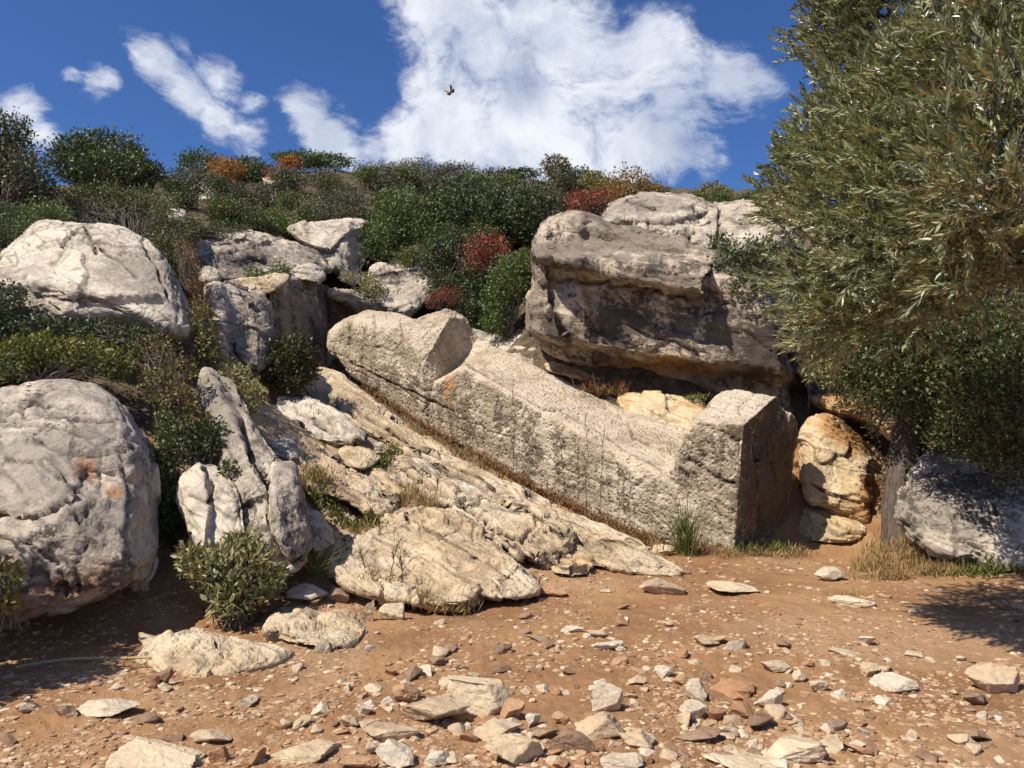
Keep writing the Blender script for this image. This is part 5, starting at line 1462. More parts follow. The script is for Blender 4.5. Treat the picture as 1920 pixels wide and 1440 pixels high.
def build_olive():
    g = np.random.default_rng(91)
    b = np.array([4.35, 5.0, 0.0]); b[2] = gz(b[0], b[1]) - .1
    root = link('olive_tree', None, loc=b)
    tag(root, 'big silvery olive tree whose near branches hang over the path', 'tree')
    fork = b + np.array([-.15, -.1, 2.0])
    V, q = trunk_mesh([b, b + [.05, 0, .7], b + [-.05, -.05, 1.4], fork, fork + [-.2, -.1, .6]], [.34, .22, .2, .17, .12], seed=4)
    link('trunk', make_mesh('trunk', V - b, quads=q, mats=[M_BARK]), root)
    protos = [twig_proto(300 + k) for k in range(7)]
    # crown volume: lumps along the branches (pixel, radii in pixels, depth)
    LU = [(1560, 60, 50, 66, 5.6), (1600, 20, 70, 80, 5.4), (1680, 60, 110, 110, 5.0), (1590, 170, 80, 80, 5.4), (1562, 250, 66, 60, 5.5), (1522, 330, 66, 58, 5.5), (1490, 405, 58, 50, 5.5), (1485, 470, 54, 46, 5.4), (1515, 550, 56, 44, 5.3), (1560, 620, 50, 36, 5.2),
          (1600, 290, 96, 80, 5.1), (1590, 400, 96, 76, 5.0), (1590, 500, 90, 66, 5.0), (1580, 585, 66, 40, 5.1), (1700, 200, 110, 110, 4.6), (1700, 340, 110, 96, 4.5), (1700, 470, 110, 86, 4.5), (1690, 570, 90, 50, 4.7),
          (1800, 120, 120, 120, 4.0), (1830, 280, 120, 110, 3.7), (1830, 430, 120, 90, 3.8), (1820, 540, 110, 60, 4.2), (1900, 60, 120, 120, 3.4), (1930, 220, 120, 120, 3.0), (1930, 360, 120, 90, 3.0), (1960, 480, 130, 80, 3.6),
          (2080, 300, 160, 200, 3.6), (2060, 80, 160, 160, 3.8), (1750, -80, 160, 120, 4.6), (1600, -100, 120, 110, 5.2), (1950, -120, 180, 140, 4.0)]
    rest = Bag(); twigs = []
    crown_c = P(1800, 420, 5.2)
    sb = Bag()
    tipsrc = fork + np.array([-.2, -.1, .6])
    for (px, py, rx, ry, Y) in LU:
        c, r = pxlump(px, py, rx, ry, Y); r[1] = max(r[1], .42)
        onframe = px < 2000 and py > -60
        n = int((230 if onframe else 90) * (r[0] * r[2]) / (.36 * .30) * 1.0)
        n = int(max(70, min(n, 560)) * 1.12)
        u = unit(g.normal(size=(n, 3))); rad = (.12 + .92 * g.random(n)) ** (1 / 2.4)
        k = 1 + .45 * perlin(u * 2.5 + c * 3)
        p = c + u * r * (rad * k)[:, None]
        d = unit(.8 * u + .3 * unit(p - crown_c) + np.array([-.2, -.15, .5]) + g.normal(0, .6, (n, 3)))
        tone = float(g.normal(0, .16))
        ok = perlin(p * 1.9 + 9) + .5 * perlin(p * 4.5 + 3) > -.20        # gaps between the leaf clumps
        p, d = p[ok], d[ok]; n = len(p)
        for i in range(n): twigs.append((p[i], d[i], g.uniform(.75, 1.2), tone))
        for _ in range(3):
            e = c + g.normal(0, .45, 3) * r
            mid = tipsrc + (e - tipsrc) * .45 + np.array([0, .1, .15])
            sb.tube(np.vstack([crook(tipsrc, mid, g, 6, .05), crook(mid, e, g, 7, .10)[1:]]), .035, .004, 5, 0)
    # the shoots nearest the camera are parts of their own, the rest one mass
    dist = np.array([np.linalg.norm(t[0] - [0, 0, CAMZ]) for t in twigs])
    pxs = np.array([960 + F * t[0][0] / t[0][1] for t in twigs])
    score = dist + np.where(pxs > 1930, 50, 0)
    order = np.argsort(score)
    pm = [pb_.mesh('leafy_twig', [M_OLIVE, M_TWIG]) for pb_ in protos]
    pv = [(np.vstack(p.v), np.vstack(p.q), np.concatenate(p.qi), np.concatenate(p.tint), np.concatenate(p.dry)) for p in protos]
    for rank, i in enumerate(order):
        p, d, s, tone = twigs[i]
        kx = g.integers(len(protos))
        roll = g.uniform(0, 6.28)
        a = unit(np.cross(d, [.1, .2, 1])); b2 = np.cross(d, a)
        y = math.cos(roll) * a + math.sin(roll) * b2; z = np.cross(d, y)
        R = np.stack([d, y, z], 1) * s
        if rank < 280:
            o = link('leafy_twig', pm[kx], root)
            q_ = p - b
            o.matrix_local = Matrix(((*R[0], q_[0]), (*R[1], q_[1]), (*R[2], q_[2]), (0, 0, 0, 1)))
        else:
            v, q, qi, ti, dr = pv[kx]
            vv = v @ R.T + p
            sh = tone + g.uniform(-.22, .22)
            rest.v.append(vv); rest.q.append(q + rest.n); rest.qi.append(qi); rest.tint.append(np.clip(ti + sh, 0, 1)); rest.dry.append(np.roll(dr, int(g.integers(1000)) * 4)); rest.n += len(vv)
    print('OLIVE twigs', len(twigs), 'faces', sum(len(x) for x in rest.q))
    o = link('foliage', rest.mesh('foliage', [M_OLIVE, M_TWIG], b), root); o['kind'] = 'stuff'
    link('branches', sb.mesh('branches', [M_TWIG], b), root)


build_olive()

# --- grasses and herbs: ground cover nobody could count
def blades(name, spots, mat, n, L, W, seed, spread, lean=.5, label=None):
    g = np.random.default_rng(seed); bag = Bag()
    for (px, py, rx, ry, Y) in spots:
        m = n
        qx = px + rx * g.normal(0, .55, m); qy = py + ry * g.normal(0, .55, m)
        base = P(qx, qy, Y * (1 + g.normal(0, .012, m)))
        gzv = ground(base[:, 0], base[:, 1])
        base[:, 2] = np.where(np.abs(base[:, 2] - gzv) < .35, np.maximum(base[:, 2] - .03, gzv - .02), base[:, 2])
        ok = perlin(base * 2.6 + seed) > -.12
        base = base[ok]; m = len(base)
        if m == 0: continue
        D = unit(np.array([0, 0, 1.]) + g.normal(0, lean, (m, 3)) * np.array([1, 1, .3]))
        Nn = unit(g.normal(size=(m, 3)))
        l = L * g.uniform(.4, 1.2, m)
        bag.leaves(base, D, Nn, l, np.full(m, W) * g.uniform(.6, 1.2, m), g, 0, False, .15)
    o = link(name, bag.mesh(name, [mat])); o['kind'] = 'stuff'
    if label: o['label'] = label
    return o


def trench(n, px0, px1, off):
    t = np.linspace(0, 1, n)
    lx = px0 + (px1 - px0) * t
    B = np.array([(640, 700), (700, 735), (800, 797), (900, 855), (1000, 910), (1100, 958), (1200, 1000), (1260, 1018)])
    return [(x, np.interp(x, B[:, 0], B[:, 1]) + off, 12, 8, .97 / invB(x)) for x in lx]


blades('dry_grass', trench(46, 660, 1250, 12), M_DRY, 48, .11, .006, 401, 1, label='dry brown grass in the trench below the statue')
blades('dry_herbs', trench(40, 690, 1240, 4), M_DRYBROWN, 75, .10, .009, 402, 1, .8)
blades('green_herbs', [(640, 955, 46, 16, 8.9), (680, 970, 40, 16, 8.8), (600, 930, 30, 18, 8.9), (590, 900, 18, 14, 9.1), (660, 985, 50, 12, 8.6), (715, 972, 24, 10, 8.9)], M_GRASSG, 900, .075, .014, 403, 1, .9)
blades('green_herbs', [(600, 832, 24, 12, 10.9), (622, 840, 20, 10, 10.8), (720, 870, 10, 18, 10.6), (735, 848, 14, 12, 10.9), (690, 880, 22, 8, 10.3)], M_GRASSG, 420, .075, .013, 404, 1, .9)
blades('dry_grass', [(600, 905, 26, 20, 9.0), (570, 915, 16, 20, 8.9), (770, 940, 18, 12, 9.5), (745, 955, 16, 10, 9.3), (800, 960, 20, 8, 9.2)], M_DRY, 130, .30, .005, 405, 1, .3)
blades('dry_grass', [(620, 1000, 40, 16, 8.2), (690, 1000, 40, 14, 8.3), (740, 1100, 30, 20, 6.9), (790, 1120, 30, 16, 6.8), (840, 1140, 40, 8, 6.7), (690, 1085, 20, 16, 7.0)], M_DRY, 220, .12, .006, 406, 1, .6)
blades('dry_grass', [(1290, 1028, 60, 10, 8.9), (1340, 1040, 60, 8, 8.7), (1420, 1040, 60, 8, 8.9), (1480, 1035, 40, 8, 9.2), (1240, 1050, 40, 8, 8.6)], M_DRY, 420, .10, .006, 407, 1, .6)
blades('green_herbs', [(1400, 1030, 30, 6, 9.0), (1450, 1026, 30, 6, 9.2), (1280, 1000, 12, 24, 8.85)], M_GRASSG, 240, .12, .008, 408, 1, .5)
blades('dry_grass', [(1660, 1040, 40, 24, 9.0), (1710, 1050, 40, 30, 8.5), (1640, 1070, 40, 16, 8.6), (1700, 1020, 14, 30, 9.0), (1760, 1080, 60, 14, 8.1), (1690, 1090, 60, 14, 7.9)], M_DRY, 520, .16, .006, 409, 1, .45)
blades('green_herbs', [(1800, 1075, 50, 12, 8.1), (1850, 1080, 50, 10, 8.0), (1900, 1070, 50, 20, 7.8)], M_GRASSG, 420, .14, .012, 410, 1, .7)
blades('dry_grass', [(1250, 1100, 50, 8, 7.5), (1590, 1140, 40, 8, 7.1), (150, 1240, 80, 14, 5.6), (1150, 1075, 60, 8, 7.7)], M_DRY, 160, .06, .005, 411, 1, .7)
blades('dry_herbs', [(1140, 735, 50, 8, 12.3), (1170, 728, 30, 8, 12.4), (1110, 720, 20, 12, 12.7)], M_DRYBROWN, 260, .16, .008, 412, 1, .7)
blades('green_herbs', [(1300, 745, 26, 5, 11.6), (1280, 748, 20, 5, 11.7)], M_GRASSG, 260, .08, .014, 413, 1, .9)

# single plants along the statue
def tuft(label, px, py, Y, n, L, W, mat, seed, lean=.28, cat='grass tuft', name='grass_tuft'):
    g = np.random.default_rng(seed); bag = Bag()
    b = P(px, py, Y)
    base = b + g.normal(0, .05, (n, 3)) * np.array([1, 1, 0])
    for i in range(n):
        d = unit(np.array([0, 0, 1.]) + g.normal(0, lean, 3) * np.array([1, 1, .2])); l = L * g.uniform(.5, 1.15)
        bend = np.array([d[0], d[1], 0]) * l * .35
        p = np.stack([base[i], base[i] + d * l * .5, base[i] + d * l + bend - np.array([0, 0, l * .05])])
        s = unit(np.cross(d, g.normal(size=3)))
        w = W * np.array([1, .75, .1])[:, None]
        v = np.vstack([p + s * w, p - s * w])
        bag.add(v, [[0, 1, 4, 3], [1, 2, 5, 4]], [], 0, np.full(6, g.random()), np.full(6, g.random()))
    o = link(name, bag.mesh(name, [mat], b), loc=b)
    return tag(o, label, cat)


tuft('tall green grass tuft against the ankle of the statue', 1285, 1040, 8.8, 170, .75, .004, M_GRASSG, 501, .30)
tuft('dry pale grass tuft above the green herb patch', 596, 945, 8.8, 60, .62, .003, M_DRY, 502, .22)
tuft('dark bent grass tuft in the hollow behind the sage bush', 590, 1080, 7.1, 90, .5, .003, M_GRASSG, 503, .6)
tuft('thin dry tuft on the joint of the white slab', 775, 955, 9.3, 50, .40, .003, M_DRY, 504, .35)


def stalks(items, seed):
    g = np.random.default_rng(seed)
    for (px, py, Y, h, nb, label) in items:
        b = P(px, py, Y); bag = Bag()
        top = b + np.array([g.normal(0, .04), g.normal(0, .04), h])
        main = crook(b, top, g, 8, .03); bag.tube(main, .006, .003, 4, 0)
        for k in range(nb):
            t = g.uniform(.45, .95); s = np.array([np.interp(t, np.linspace(0, 1, 8), main[:, i]) for i in range(3)])
            bag.tube(crook(s, s + np.array([g.normal(0, .09), g.normal(0, .05), g.uniform(.06, .18)]), g, 4, .08), .003, .0012, 3, 0)
        o = link('dry_stalk', bag.mesh('dry_stalk', [M_TWIGD], b), loc=b)
        tag(o, label, 'dry stalk', 'dead stalks and herbs')


M_TWIGD = plain_mat('dead_brown_stalk', (.06, .045, .03), (.13, .10, .065), 30)
stalks([(963, 888, 10.9, 1.25, 1, 'tallest single thin stalk before the chest of the statue'), (1060, 925, 10.1, .75, 3, 'short forked stalk before the thigh of the statue'),
        (1085, 940, 9.95, .8, 4, 'stalk with few side twigs between the forked stalk and the tall branched one'), (1100, 950, 9.8, 1.15, 6, 'tall branched dead stalk before the statue leg'),
        (1125, 960, 9.7, 1.05, 7, 'dead stalk with most twigs, next to the tall branched one'), (1160, 975, 9.5, .7, 4, 'knee high dead stalk before the statue shin'),
        (1180, 985, 9.4, .5, 5, 'low dead stalk closest to the statue ankle'), (880, 845, 11.4, .5, 2, 'small dead stalk below the statue shoulder')], 511)
stalks([(1252, 375, 17, .75, 3, 'thin dead stalk on the skyline behind the flat topped boulder')], 512)
stalks([(790, 965, 9.0, .45, 14, 'leafless dark herb at the upper rim of the pitted slab'), (812, 962, 9.0, .4, 12, 'smaller leafless herb beside the one on the rim of the pitted slab'),
        (755, 1110, 6.9, .32, 14, 'bushy leafless herb at the front foot of the pitted slab'), (690, 1100, 7.0, .3, 10, 'sparse leafless herb at the shaded end of the pitted slab'), (730, 1095, 7.05, .35, 12, 'taller leafless herb between two herbs on the front of the pitted slab')], 513)

# ------------------------------------------------------------------ stones on the path
def angular(sub, seed, planes=9, rough=.05):
    g = np.random.default_rng(seed)
    V, T = ico(sub)
    V = V / (np.abs(V) ** 3.0).sum(1, keepdims=True) ** (1 / 3.0)      # start from a block
    ax = unit(g.normal(size=(3, 3)))
    for k in range(planes + 5):
        nn = unit(g.normal(size=3) * np.array([1, 1, .8])); h = g.uniform(.36, .80)
        ex = np.maximum(0, V @ nn - h); V = V - ex[:, None] * nn
    # a few spalls
    f1, f2, cid = worley(V * 1.9 + seed)
    V = V * (1 - .10 * (cid - .4))[:, None]
    V = V + unit(V) * (rough * 1.3 * fbm(V * 3.1 + seed, 5, .6))[:, None]
    V = V - (V.max(0) + V.min(0)) / 2
    V /= (V.max(0) - V.min(0)) / 2
    return V, T


M_STONE_K = rock_mat('cream_path_stone', base=(.60, .46, .29), grey=(.46, .35, .23), grey_amt=.4, dark=(.13, .09, .06), dark_amt=.2, rust=(.46, .25, .09), rust_amt=.16, grain=.8, bump=.5, pale=(.66, .56, .41))
MATS = {'c': M_STONE, 'w': M_STONE_W, 'o': M_STONE_O, 'b': M_STONE_B, 'k': M_STONE_K}
STONES = [  # left, top, right, bottom in photo pixels, tone, roundness, label
    (240, 1187, 322, 1232, 'c', 'ochre brown stone tucked against the pale embedded rock'),
    (25, 1318, 66, 1342, 'c', 'small cream stone where the shade ends on the path'),
    (98, 1322, 140, 1352, 'c', 'dull beige stone next to the flat grey stone'),
    (128, 1306, 248, 1352, 'w', 'flat grey stone bedded in the path below the cane'),
    (268, 1264, 296, 1296, 'o', 'reddish upright stone in a small heap by the embedded rock'),
    (292, 1258, 322, 1292, 'b', 'grey brown stone leaning in the small heap by the embedded rock'),
    (288, 1282, 318, 1298, 'c', 'little pale stone at the front of the small heap'),
    (355, 1360, 430, 1398, 'c', 'rounded cream stone half buried in gravel'),
    (172, 1394, 372, 1460, 'k', 'wide smooth rock hump at the lower edge of the view'),
    (492, 1392, 630, 1432, 'k', 'flat oval rock flush with the gravel'),
    (388, 1400, 424, 1436, 'o', 'orange and yellow stone between two smooth rocks'),
    (636, 1338, 678, 1368, 'c', 'tan stone on the gravel left of the stone cluster'),
    (664, 1322, 698, 1346, 'w', 'pale grey stone behind the tan stone'),
    (733, 1282, 786, 1322, 'o', 'rust orange stone split by a dark joint'),
    (838, 1262, 968, 1348, 'k', 'largest upright cream stone of the cluster with a rounded top'),
    (748, 1308, 876, 1374, 'c', 'slab stone with a shaded grey end in the cluster'),
    (934, 1310, 988, 1360, 'o', 'orange block leaning on the big cream stone'),
    (678, 1352, 786, 1396, 'c', 'flat slab stone at the edge of the cluster'),
    (700, 1384, 776, 1442, 'w', 'pale stone with a dark cleft at the lower edge'),
    (868, 1350, 984, 1392, 'c', 'flat tan stone between the cream stones'),
    (906, 1374, 1022, 1446, 'k', 'big faceted cream stone near the lower edge'),
    (800, 1408, 842, 1444, 'w', 'small white stone beside the cleft stone'),
    (636, 1424, 706, 1452, 'o', 'ochre stone cut by the lower edge of the view'),
    (984, 1338, 1018, 1366, 'w', 'round grey stone behind the faceted stone'),
    (1034, 1338, 1070, 1364, 'o', 'small orange and cream block'),
    (1108, 1276, 1170, 1342, 'w', 'tall pale stone with its shaded side towards the path corner'),
    (1078, 1334, 1174, 1394, 'c', 'large tilted slab of tan stone'),
    (1030, 1368, 1118, 1418, 'b', 'dark brown angular stone with pale top'),
    (1164, 1364, 1232, 1412, 'c', 'striped grey tan stone next to the tilted slab'),
    (1128, 1408, 1208, 1446, 'w', 'creamy slab at the lower edge beside the brown stone'),
    (1205, 1088, 1292, 1120, 'c', 'blocky stone lying before the statue leg'),
    (1328, 1094, 1426, 1118, 'k', 'long flat pale rock in front of the foot of the statue'),
    (1532, 1062, 1592, 1094, 'w', 'grey pointed stone alone on the bare dirt'),
    (1566, 1116, 1646, 1142, 'k', 'flat yellowish rock with grass at its side'),
    (1304, 1192, 1352, 1218, 'c', 'cream wedge stone in the middle of the path'),
    (1652, 1262, 1728, 1304, 'w', 'white wedge shaped stone, the brightest on the path'),
    (1832, 1243, 1926, 1308, 'c', 'rounded boulder stone at the edge of the tree shade'),
    (1810, 1298, 1862, 1328, 'b', 'flat brown stone with a dark underside'),
    (1432, 1238, 1482, 1264, 'c', 'tan stone with a low ridge'),
    (1618, 1246, 1652, 1274, 'c', 'squarish tan stone behind the white wedge'),
    (1338, 1270, 1424, 1308, 'o', 'flat orange slab stone on the path'),
    (1286, 1278, 1328, 1320, 'w', 'grey white upright stone left of the orange slab'),
    (1276, 1312, 1332, 1356, 'w', 'pale mottled block stone'),
    (1328, 1328, 1364, 1358, 'o', 'small brick red cube like stone'),
    (1368, 1316, 1418, 1352, 'o', 'bright orange angular stone'),
    (1398, 1338, 1464, 1376, 'b', 'dark red brown angular stone'),
    (1418, 1292, 1474, 1332, 'w', 'grey stone with a dark face and pale top'),
    (1272, 1362, 1358, 1398, 'b', 'long brown stone with a pale rim'),
    (1350, 1356, 1390, 1384, 'w', 'white stone behind the long brown stone'),
    (1416, 1368, 1558, 1438, 'k', 'big smooth cream and pink slab near the lower edge'),
    (1330, 1416, 1480, 1456, 'k', 'wide pale rock cut by the lower edge'),
    (1230, 1252, 1266, 1276, 'w', 'small white stone above the orange pebble'),
    (1262, 1262, 1306, 1286, 'o', 'orange pebble stone with a flat top'),
    (1518, 1274, 1554, 1300, 'c', 'little cream stone with a brown side'),
    (1488, 1260, 1518, 1284, 'c', 'rounded beige stone on the gravel'),
    (1794, 1228, 1816, 1242, 'w', 'small white stone at the border of the tree shade'),
    (918, 1208, 962, 1230, 'b', 'brown stone lying alone on the dirt'),
    (800, 1230, 842, 1252, 'b', 'flat brown stone next to a tan chip'),
    (838, 1236, 880, 1258, 'c', 'tan chip stone beside the flat brown stone'),
    (672, 1128, 702, 1172, 'c', 'upright striped cream stone beside the rounded pale block'),
    (704, 1130, 758, 1168, 'k', 'rounded pale block at the edge of the path'),
    (1052, 1170, 1098, 1188, 'w', 'long white stone in the stony strip across the path'),
    (1098, 1182, 1144, 1198, 'c', 'flat beige stone in the stony strip across the path'),
    (1112, 1200, 1172, 1222, 'w', 'pale flat slab stone in the stony strip across the path'),
    (980, 1190, 1030, 1206, 'b', 'dark flat stone at the end of the stony strip'),
    (1010, 1092, 1066, 1124, 'o', 'orange rock at the tip of the broken slab'),
    (858, 1090, 886, 1140, 'w', 'pale angular block standing at the front of the pitted slab'),
    (1148, 1008, 1192, 1036, 'k', 'rounded cream stone lying at the foot of the statue flank'),
    (1188, 1012, 1242, 1032, 'k', 'flat cream stone behind the pair below the statue flank'),
    (1192, 1024, 1226, 1040, 'k', 'small cream stone between the flank stones'),
    (1222, 1022, 1272, 1044, 'k', 'pale stone nearest the green tuft below the statue flank'),
    (530, 1100, 610, 1140, 'w', 'low white stone behind the sage bush'),
    (612, 1104, 656, 1136, 'b', 'grey brown stone at the mouth of the dark hollow'),
    (1700, 1220, 1740, 1236, 'c', 'flat tan stone beside the tree shade'),
    (1560, 1216, 1620, 1232, 'c', 'flat pale stone on the open dirt'),
    (1610, 1196, 1642, 1216, 'w', 'white lump of stone on the open dirt'),
]


def place_stone(x0, y0, x1, y1, tone, label, seed, group=None, sub=5, embed=.22):
    g = np.random.default_rng(seed)
    cx = (x0 + x1) / 2
    h = hit(cx, y1 - .12 * (y1 - y0), 2.2, 12)
    Y = h[1]
    wd = (x1 - x0) * Y / F; ht = (y1 - y0) * Y / F
    dep = wd * g.uniform(.6, .8)
    down = max(.16, (CAMZ - h[2]) / Y)
    hh = max(ht - dep * down * .8, .30 * ht, .16 * wd * .6)
    big = ht > .12
    V, T = angular(sub, seed, 10 if not big else 12, .06 if big else .05)
    V = V * np.array([wd / 2, dep / 2, hh / 2 * (1 + embed)])
    V = V + vnormals(V, T) * (.006 * fbm(V * 26 + seed, 4))[:, None]
    V[:, 2] += hh / 2 * (1 - embed)
    c = np.array([h[0], Y + dep * .35, gz(h[0], Y + dep * .35)])
    o = link('stone', make_mesh('stone', V, tris=T, mats=[MATS[tone]]), loc=c)
    o.rotation_euler = (0, g.normal(0, .06), g.normal(0, .2))
    return tag(o, label, 'stone', group)


for k, (x0, y0, x1, y1, tone, label) in enumerate(STONES):
    place_stone(x0, y0, x1, y1, tone, label, 600 + k)

boulder('rock', 'pale embedded rock with a sharp crest beside the cane on the path', 'rock',
        [(250, 1240), (290, 1205), (330, 1184), (358, 1178), (420, 1195), (468, 1212), (525, 1220), (548, 1240), (500, 1262), (430, 1280), (360, 1280), (300, 1262)],
        [(260, 1240, 5.6), (380, 1180, 6.1), (540, 1235, 5.55), (400, 1280, 5.15)], .42, .35, M_CREAM, p=2.4, sub=6, amp=.05, freq=2.2, facet=.06, fine=.010, prefacet=3, paint={'pale': pb((360, 1215, 60, 30, .5))},
        cracks=[([(340, 1190), (330, 1215)], 3, .03)])
boulder('rock', 'broad pale rock with a striped broken end sunk in the path before the sage bush', 'rock',
        [(496, 1170), (518, 1152), (560, 1143), (598, 1163), (650, 1147), (672, 1160), (692, 1206), (650, 1218), (600, 1222), (540, 1208), (500, 1190)],
        [(500, 1172, 6.2), (600, 1150, 6.7), (690, 1200, 6.0), (590, 1218, 5.75)], .38, .35, M_CREAM, p=2.6, sub=6, amp=.05, freq=2.2, facet=.07, crackle=.02, fine=.010, prefacet=3, paint={'pale': pb((540, 1165, 40, 16, .4))})


def scatter_stones():
    g = np.random.default_rng(55)
    protos = {}
    for tone in 'cwob':
        for k in range(4):
            V, T = angular(4, 900 + k * 7 + ord(tone), 9, .05)
            protos[tone, k] = make_mesh('stone', V, tris=T, mats=[MATS[tone]])
    marks = [((q[0] + q[2]) / 2, (q[1] + q[3]) / 2, short(q[5])) for q in STONES if q[1] > 1060]
    words = {'c': 'small tan stone', 'w': 'small whitish stone', 'o': 'small orange stone', 'b': 'small brown stone'}
    n = 0
    while n < 290:
        px = g.uniform(0, 1920); py = 1080 + 360 * g.random() ** .8
        if px < 560 and py < 1290: continue
        dens = .35 + .65 * (py > 1240) * (560 < px < 1620) + .3 * (1150 < py < 1215) * (960 < px < 1420)
        if g.random() > dens: continue
        h = hit(px, py, 2.2, 12)
        s = abs(g.normal(0, 1)) * .022 + .022
        tone = g.choice(list('cwob'), p=[.45, .2, .2, .15])
        o = link('stone', protos[tone, int(g.integers(4))], loc=(h[0], h[1], gz(h[0], h[1]) + s * .12))
        o.scale = (s * g.uniform(.8, 1.4), s * g.uniform(.7, 1.1), s * g.uniform(.35, .75))
        o.rotation_euler = (g.normal(0, .2), g.normal(0, .2), g.uniform(0, 6.28))
        where = 'among the stone cluster on the path' if py > 1260 and 560 < px < 1620 else ('on the bare dirt of the path' if py < 1260 else 'on the gravelly edge of the path')
        sz = 'tiny' if s < .028 else ('small' if s < .042 else 'palm sized')
        sh = 'flat' if o.scale[2] < .5 * s else ('stubby' if o.scale[0] < 1.05 * s else 'oblong')
        wt = f"{sz} {sh} {words[tone].replace('small ', '')}"
        tag(o, single_out(wt, px, py, marks, None) or f'{wt} {where}', 'stone', 'small stones lying on the path')
        n += 1


scatter_stones()


def gravel():
    g = np.random.default_rng(77)
    N = 38000
    px = g.uniform(-60, 1980, N); py = 1046 + 420 * g.random(N) ** .9
    # on-ground positions from the flat path, then seated on the real ground
    x = np.empty(N); y = np.empty(N)
    r = ray(px, py)
    Y = (0.04 - CAMZ) / r[:, 2]
    for _ in range(6):
        z = ground(r[:, 0] * Y, Y); Y = .5 * Y + .5 * (z - CAMZ) / r[:, 2]
    x = r[:, 0] * Y
    z = ground(x, Y)
    clump = fbm(np.stack([x, Y, np.zeros(N)], -1) * 1.5, 3)
    keep = (g.random(N) < .42 + 1.6 * clump) & (z < .42) & (Y < 11) & (Y > 1)
    x, Y, z = x[keep], Y[keep], z[keep]; n = len(x)
    V0, T0 = ico(1); V0 = V0 / (np.abs(V0) ** 3).sum(1, keepdims=True) ** (1 / 3)
    s = (.005 + .017 * g.random(n) ** 3.2) * (1 + .03 * Y)
    jit = g.uniform(.72, 1.15, (n, len(V0), 1))
    sc = np.stack([s * g.uniform(.8, 1.7, n), s * g.uniform(.8, 1.4, n), s * g.uniform(.35, .8, n)], -1)
    a = g.uniform(0, 6.28, n); ca, sa = np.cos(a)[:, None], np.sin(a)[:, None]
    P0 = V0[None] * jit * sc[:, None]
    Vx = P0[..., 0] * ca - P0[..., 1] * sa; Vy = P0[..., 0] * sa + P0[..., 1] * ca
    V = np.stack([Vx + x[:, None], Vy + Y[:, None], P0[..., 2] + (z - s * .12)[:, None]], -1).reshape(-1, 3)
    T = (T0[None] + (np.arange(n) * len(V0))[:, None, None]).reshape(-1, 3)
    tone = np.repeat(g.random(n), len(V0))
    m, nt = new_mat('gravel_chips')
    t = attr(nt, 'tint')
    c = nt.mix(nt.smooth(t, 0, .5), (.22, .12, .065), (.40, .26, .15)); c = nt.mix(nt.smooth(t, .72, 1.0), c, (.58, .46, .31))
    b = nt.add('ShaderNodeBsdfPrincipled'); nt.l.new(c, b.inputs['Base Color']); b.inputs['Roughness'].default_value = .9
    o_ = nt.add('ShaderNodeOutputMaterial'); nt.l.new(b.outputs[0], o_.inputs['Surface'])
    me = make_mesh('gravel', V, tris=T, attrs={'tint': tone}, smooth=False, mats=[m])
    o = link('gravel', me); o['kind'] = 'stuff'
    print('GRAVEL', n)


gravel()

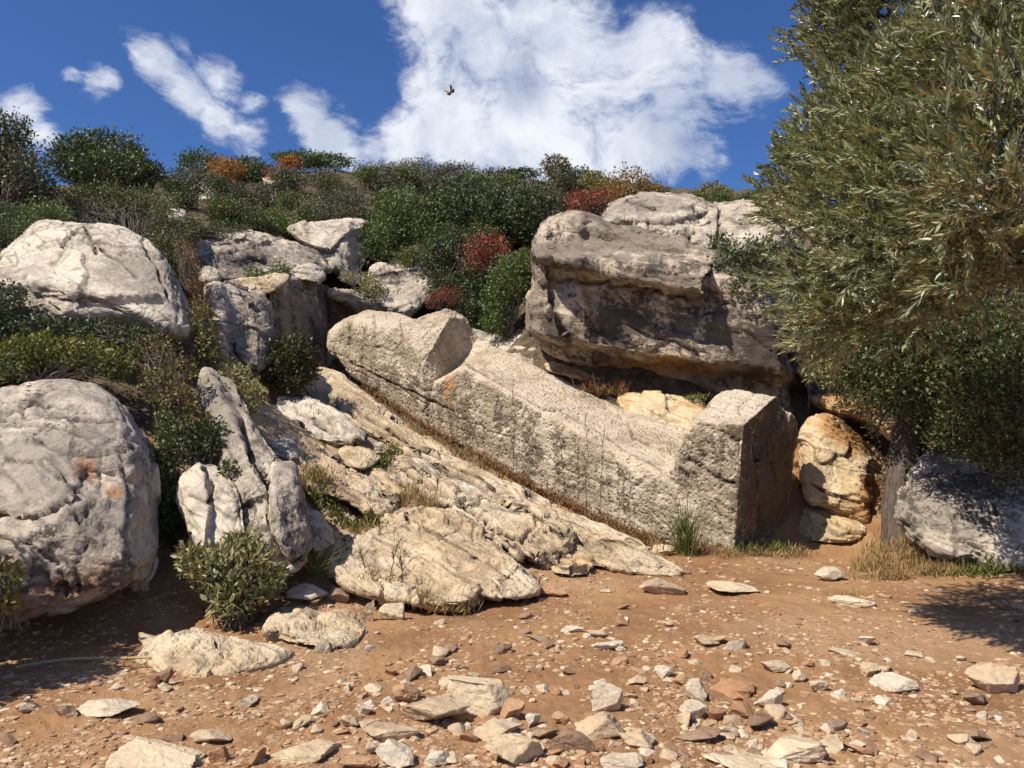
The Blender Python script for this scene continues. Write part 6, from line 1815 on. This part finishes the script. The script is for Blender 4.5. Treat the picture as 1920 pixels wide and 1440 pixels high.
# ------------------------------------------------------------------ the cane lying in the shade edge, and the butterfly
def cane():
    a = P(30, 1278, 5.25); b = P(315, 1244, 5.35)
    for q in (a, b): q[2] = gz(q[0], q[1]) + .035
    b[2] += .05
    M = plain_mat('dry_cane', (.42, .30, .15), (.55, .42, .24), 14, stretch=(1, 6, 6), rough=.55)
    bag = Bag(); t = np.linspace(0, 1, 26)[:, None]
    pts = a + (b - a) * t; pts[:, 2] += .02 * np.sin(t[:, 0] * 5)
    bag.tube(pts, .011, .008, 10, 0)
    for k in (3, 8, 13, 18, 23):
        d = (b - a) / np.linalg.norm(b - a)
        bag.tube(np.stack([pts[k] - d * .006, pts[k] + d * .006]), .0135, .0135, 10, 0)
    me = bag.mesh('cane', [M], a)
    tag(link('cane', me, loc=a), 'dry yellow cane lying on the ground at the edge of the shade', 'cane')


cane()


def butterfly():
    c = P(845, 173, 6.4)
    root = link('butterfly', None, loc=c)
    tag(root, 'small orange and dark butterfly flying before the white cloud', 'butterfly')
    Mo = plain_mat('orange_wing', (.34, .15, .03), (.46, .22, .06), 60)
    Md = plain_mat('dark_wing', (.012, .014, .02), (.03, .03, .035), 60)
    def wing(name, pts, m, R):
        pts = np.asarray(pts, float) * W_; n = len(pts)
        up = np.c_[pts, np.full(n, .0004) + .003 * pts[:, 0] * 0]; dn = np.c_[pts, np.full(n, -.0004)]
        V = np.vstack([up, dn, [[*pts.mean(0), .0014]], [[*pts.mean(0), .0006]]]) @ np.asarray(R).T
        i = np.arange(n); j = (i + 1) % n
        T = np.vstack([np.stack([np.full(n, 2*n), i, j], -1), np.stack([np.full(n, 2*n+1), n + j, n + i], -1)])
        q = np.stack([i, n + i, n + j, j], -1)
        link(name, make_mesh(name, V, quads=q, tris=T, mats=[m], smooth=False), root)
    def rot(ax, ang): return np.array(Matrix.Rotation(ang, 3, ax))
    base = rot('X', R_(75)) @ rot('Z', R_(35))
    W_ = 1.55
    fw = [(0, 0), (.006, .012), (.016, .026), (.026, .032), (.029, .026), (.024, .012), (.012, .002)]
    hw = [(0, 0), (.012, .002), (.024, .004), (.027, -.006), (.020, -.017), (.010, -.018), (.003, -.010)]
    for s, angle in ((1, 38), (-1, 12)):
        Rw = base @ rot('Y', R_(-angle * s)) @ np.diag([s, 1, 1])
        wing('forewing', fw, Mo if s < 0 else Md, Rw)
        wing('hindwing', hw, Md, Rw)
    bag = Bag(); bag.tube(np.array([[0, -.013, 0], [0, -.006, .0008], [0, .002, .001], [0, .008, 0], [0, .010, 0]]) @ base.T, .0012, .0019, 8, 0)
    link('body', bag.mesh('body', [Md]), root)


butterfly()
_n = sum(len(o.data.polygons) for o in COL.objects if o.type == 'MESH'); print('FACES', _n, 'OBJECTS', len(COL.objects))
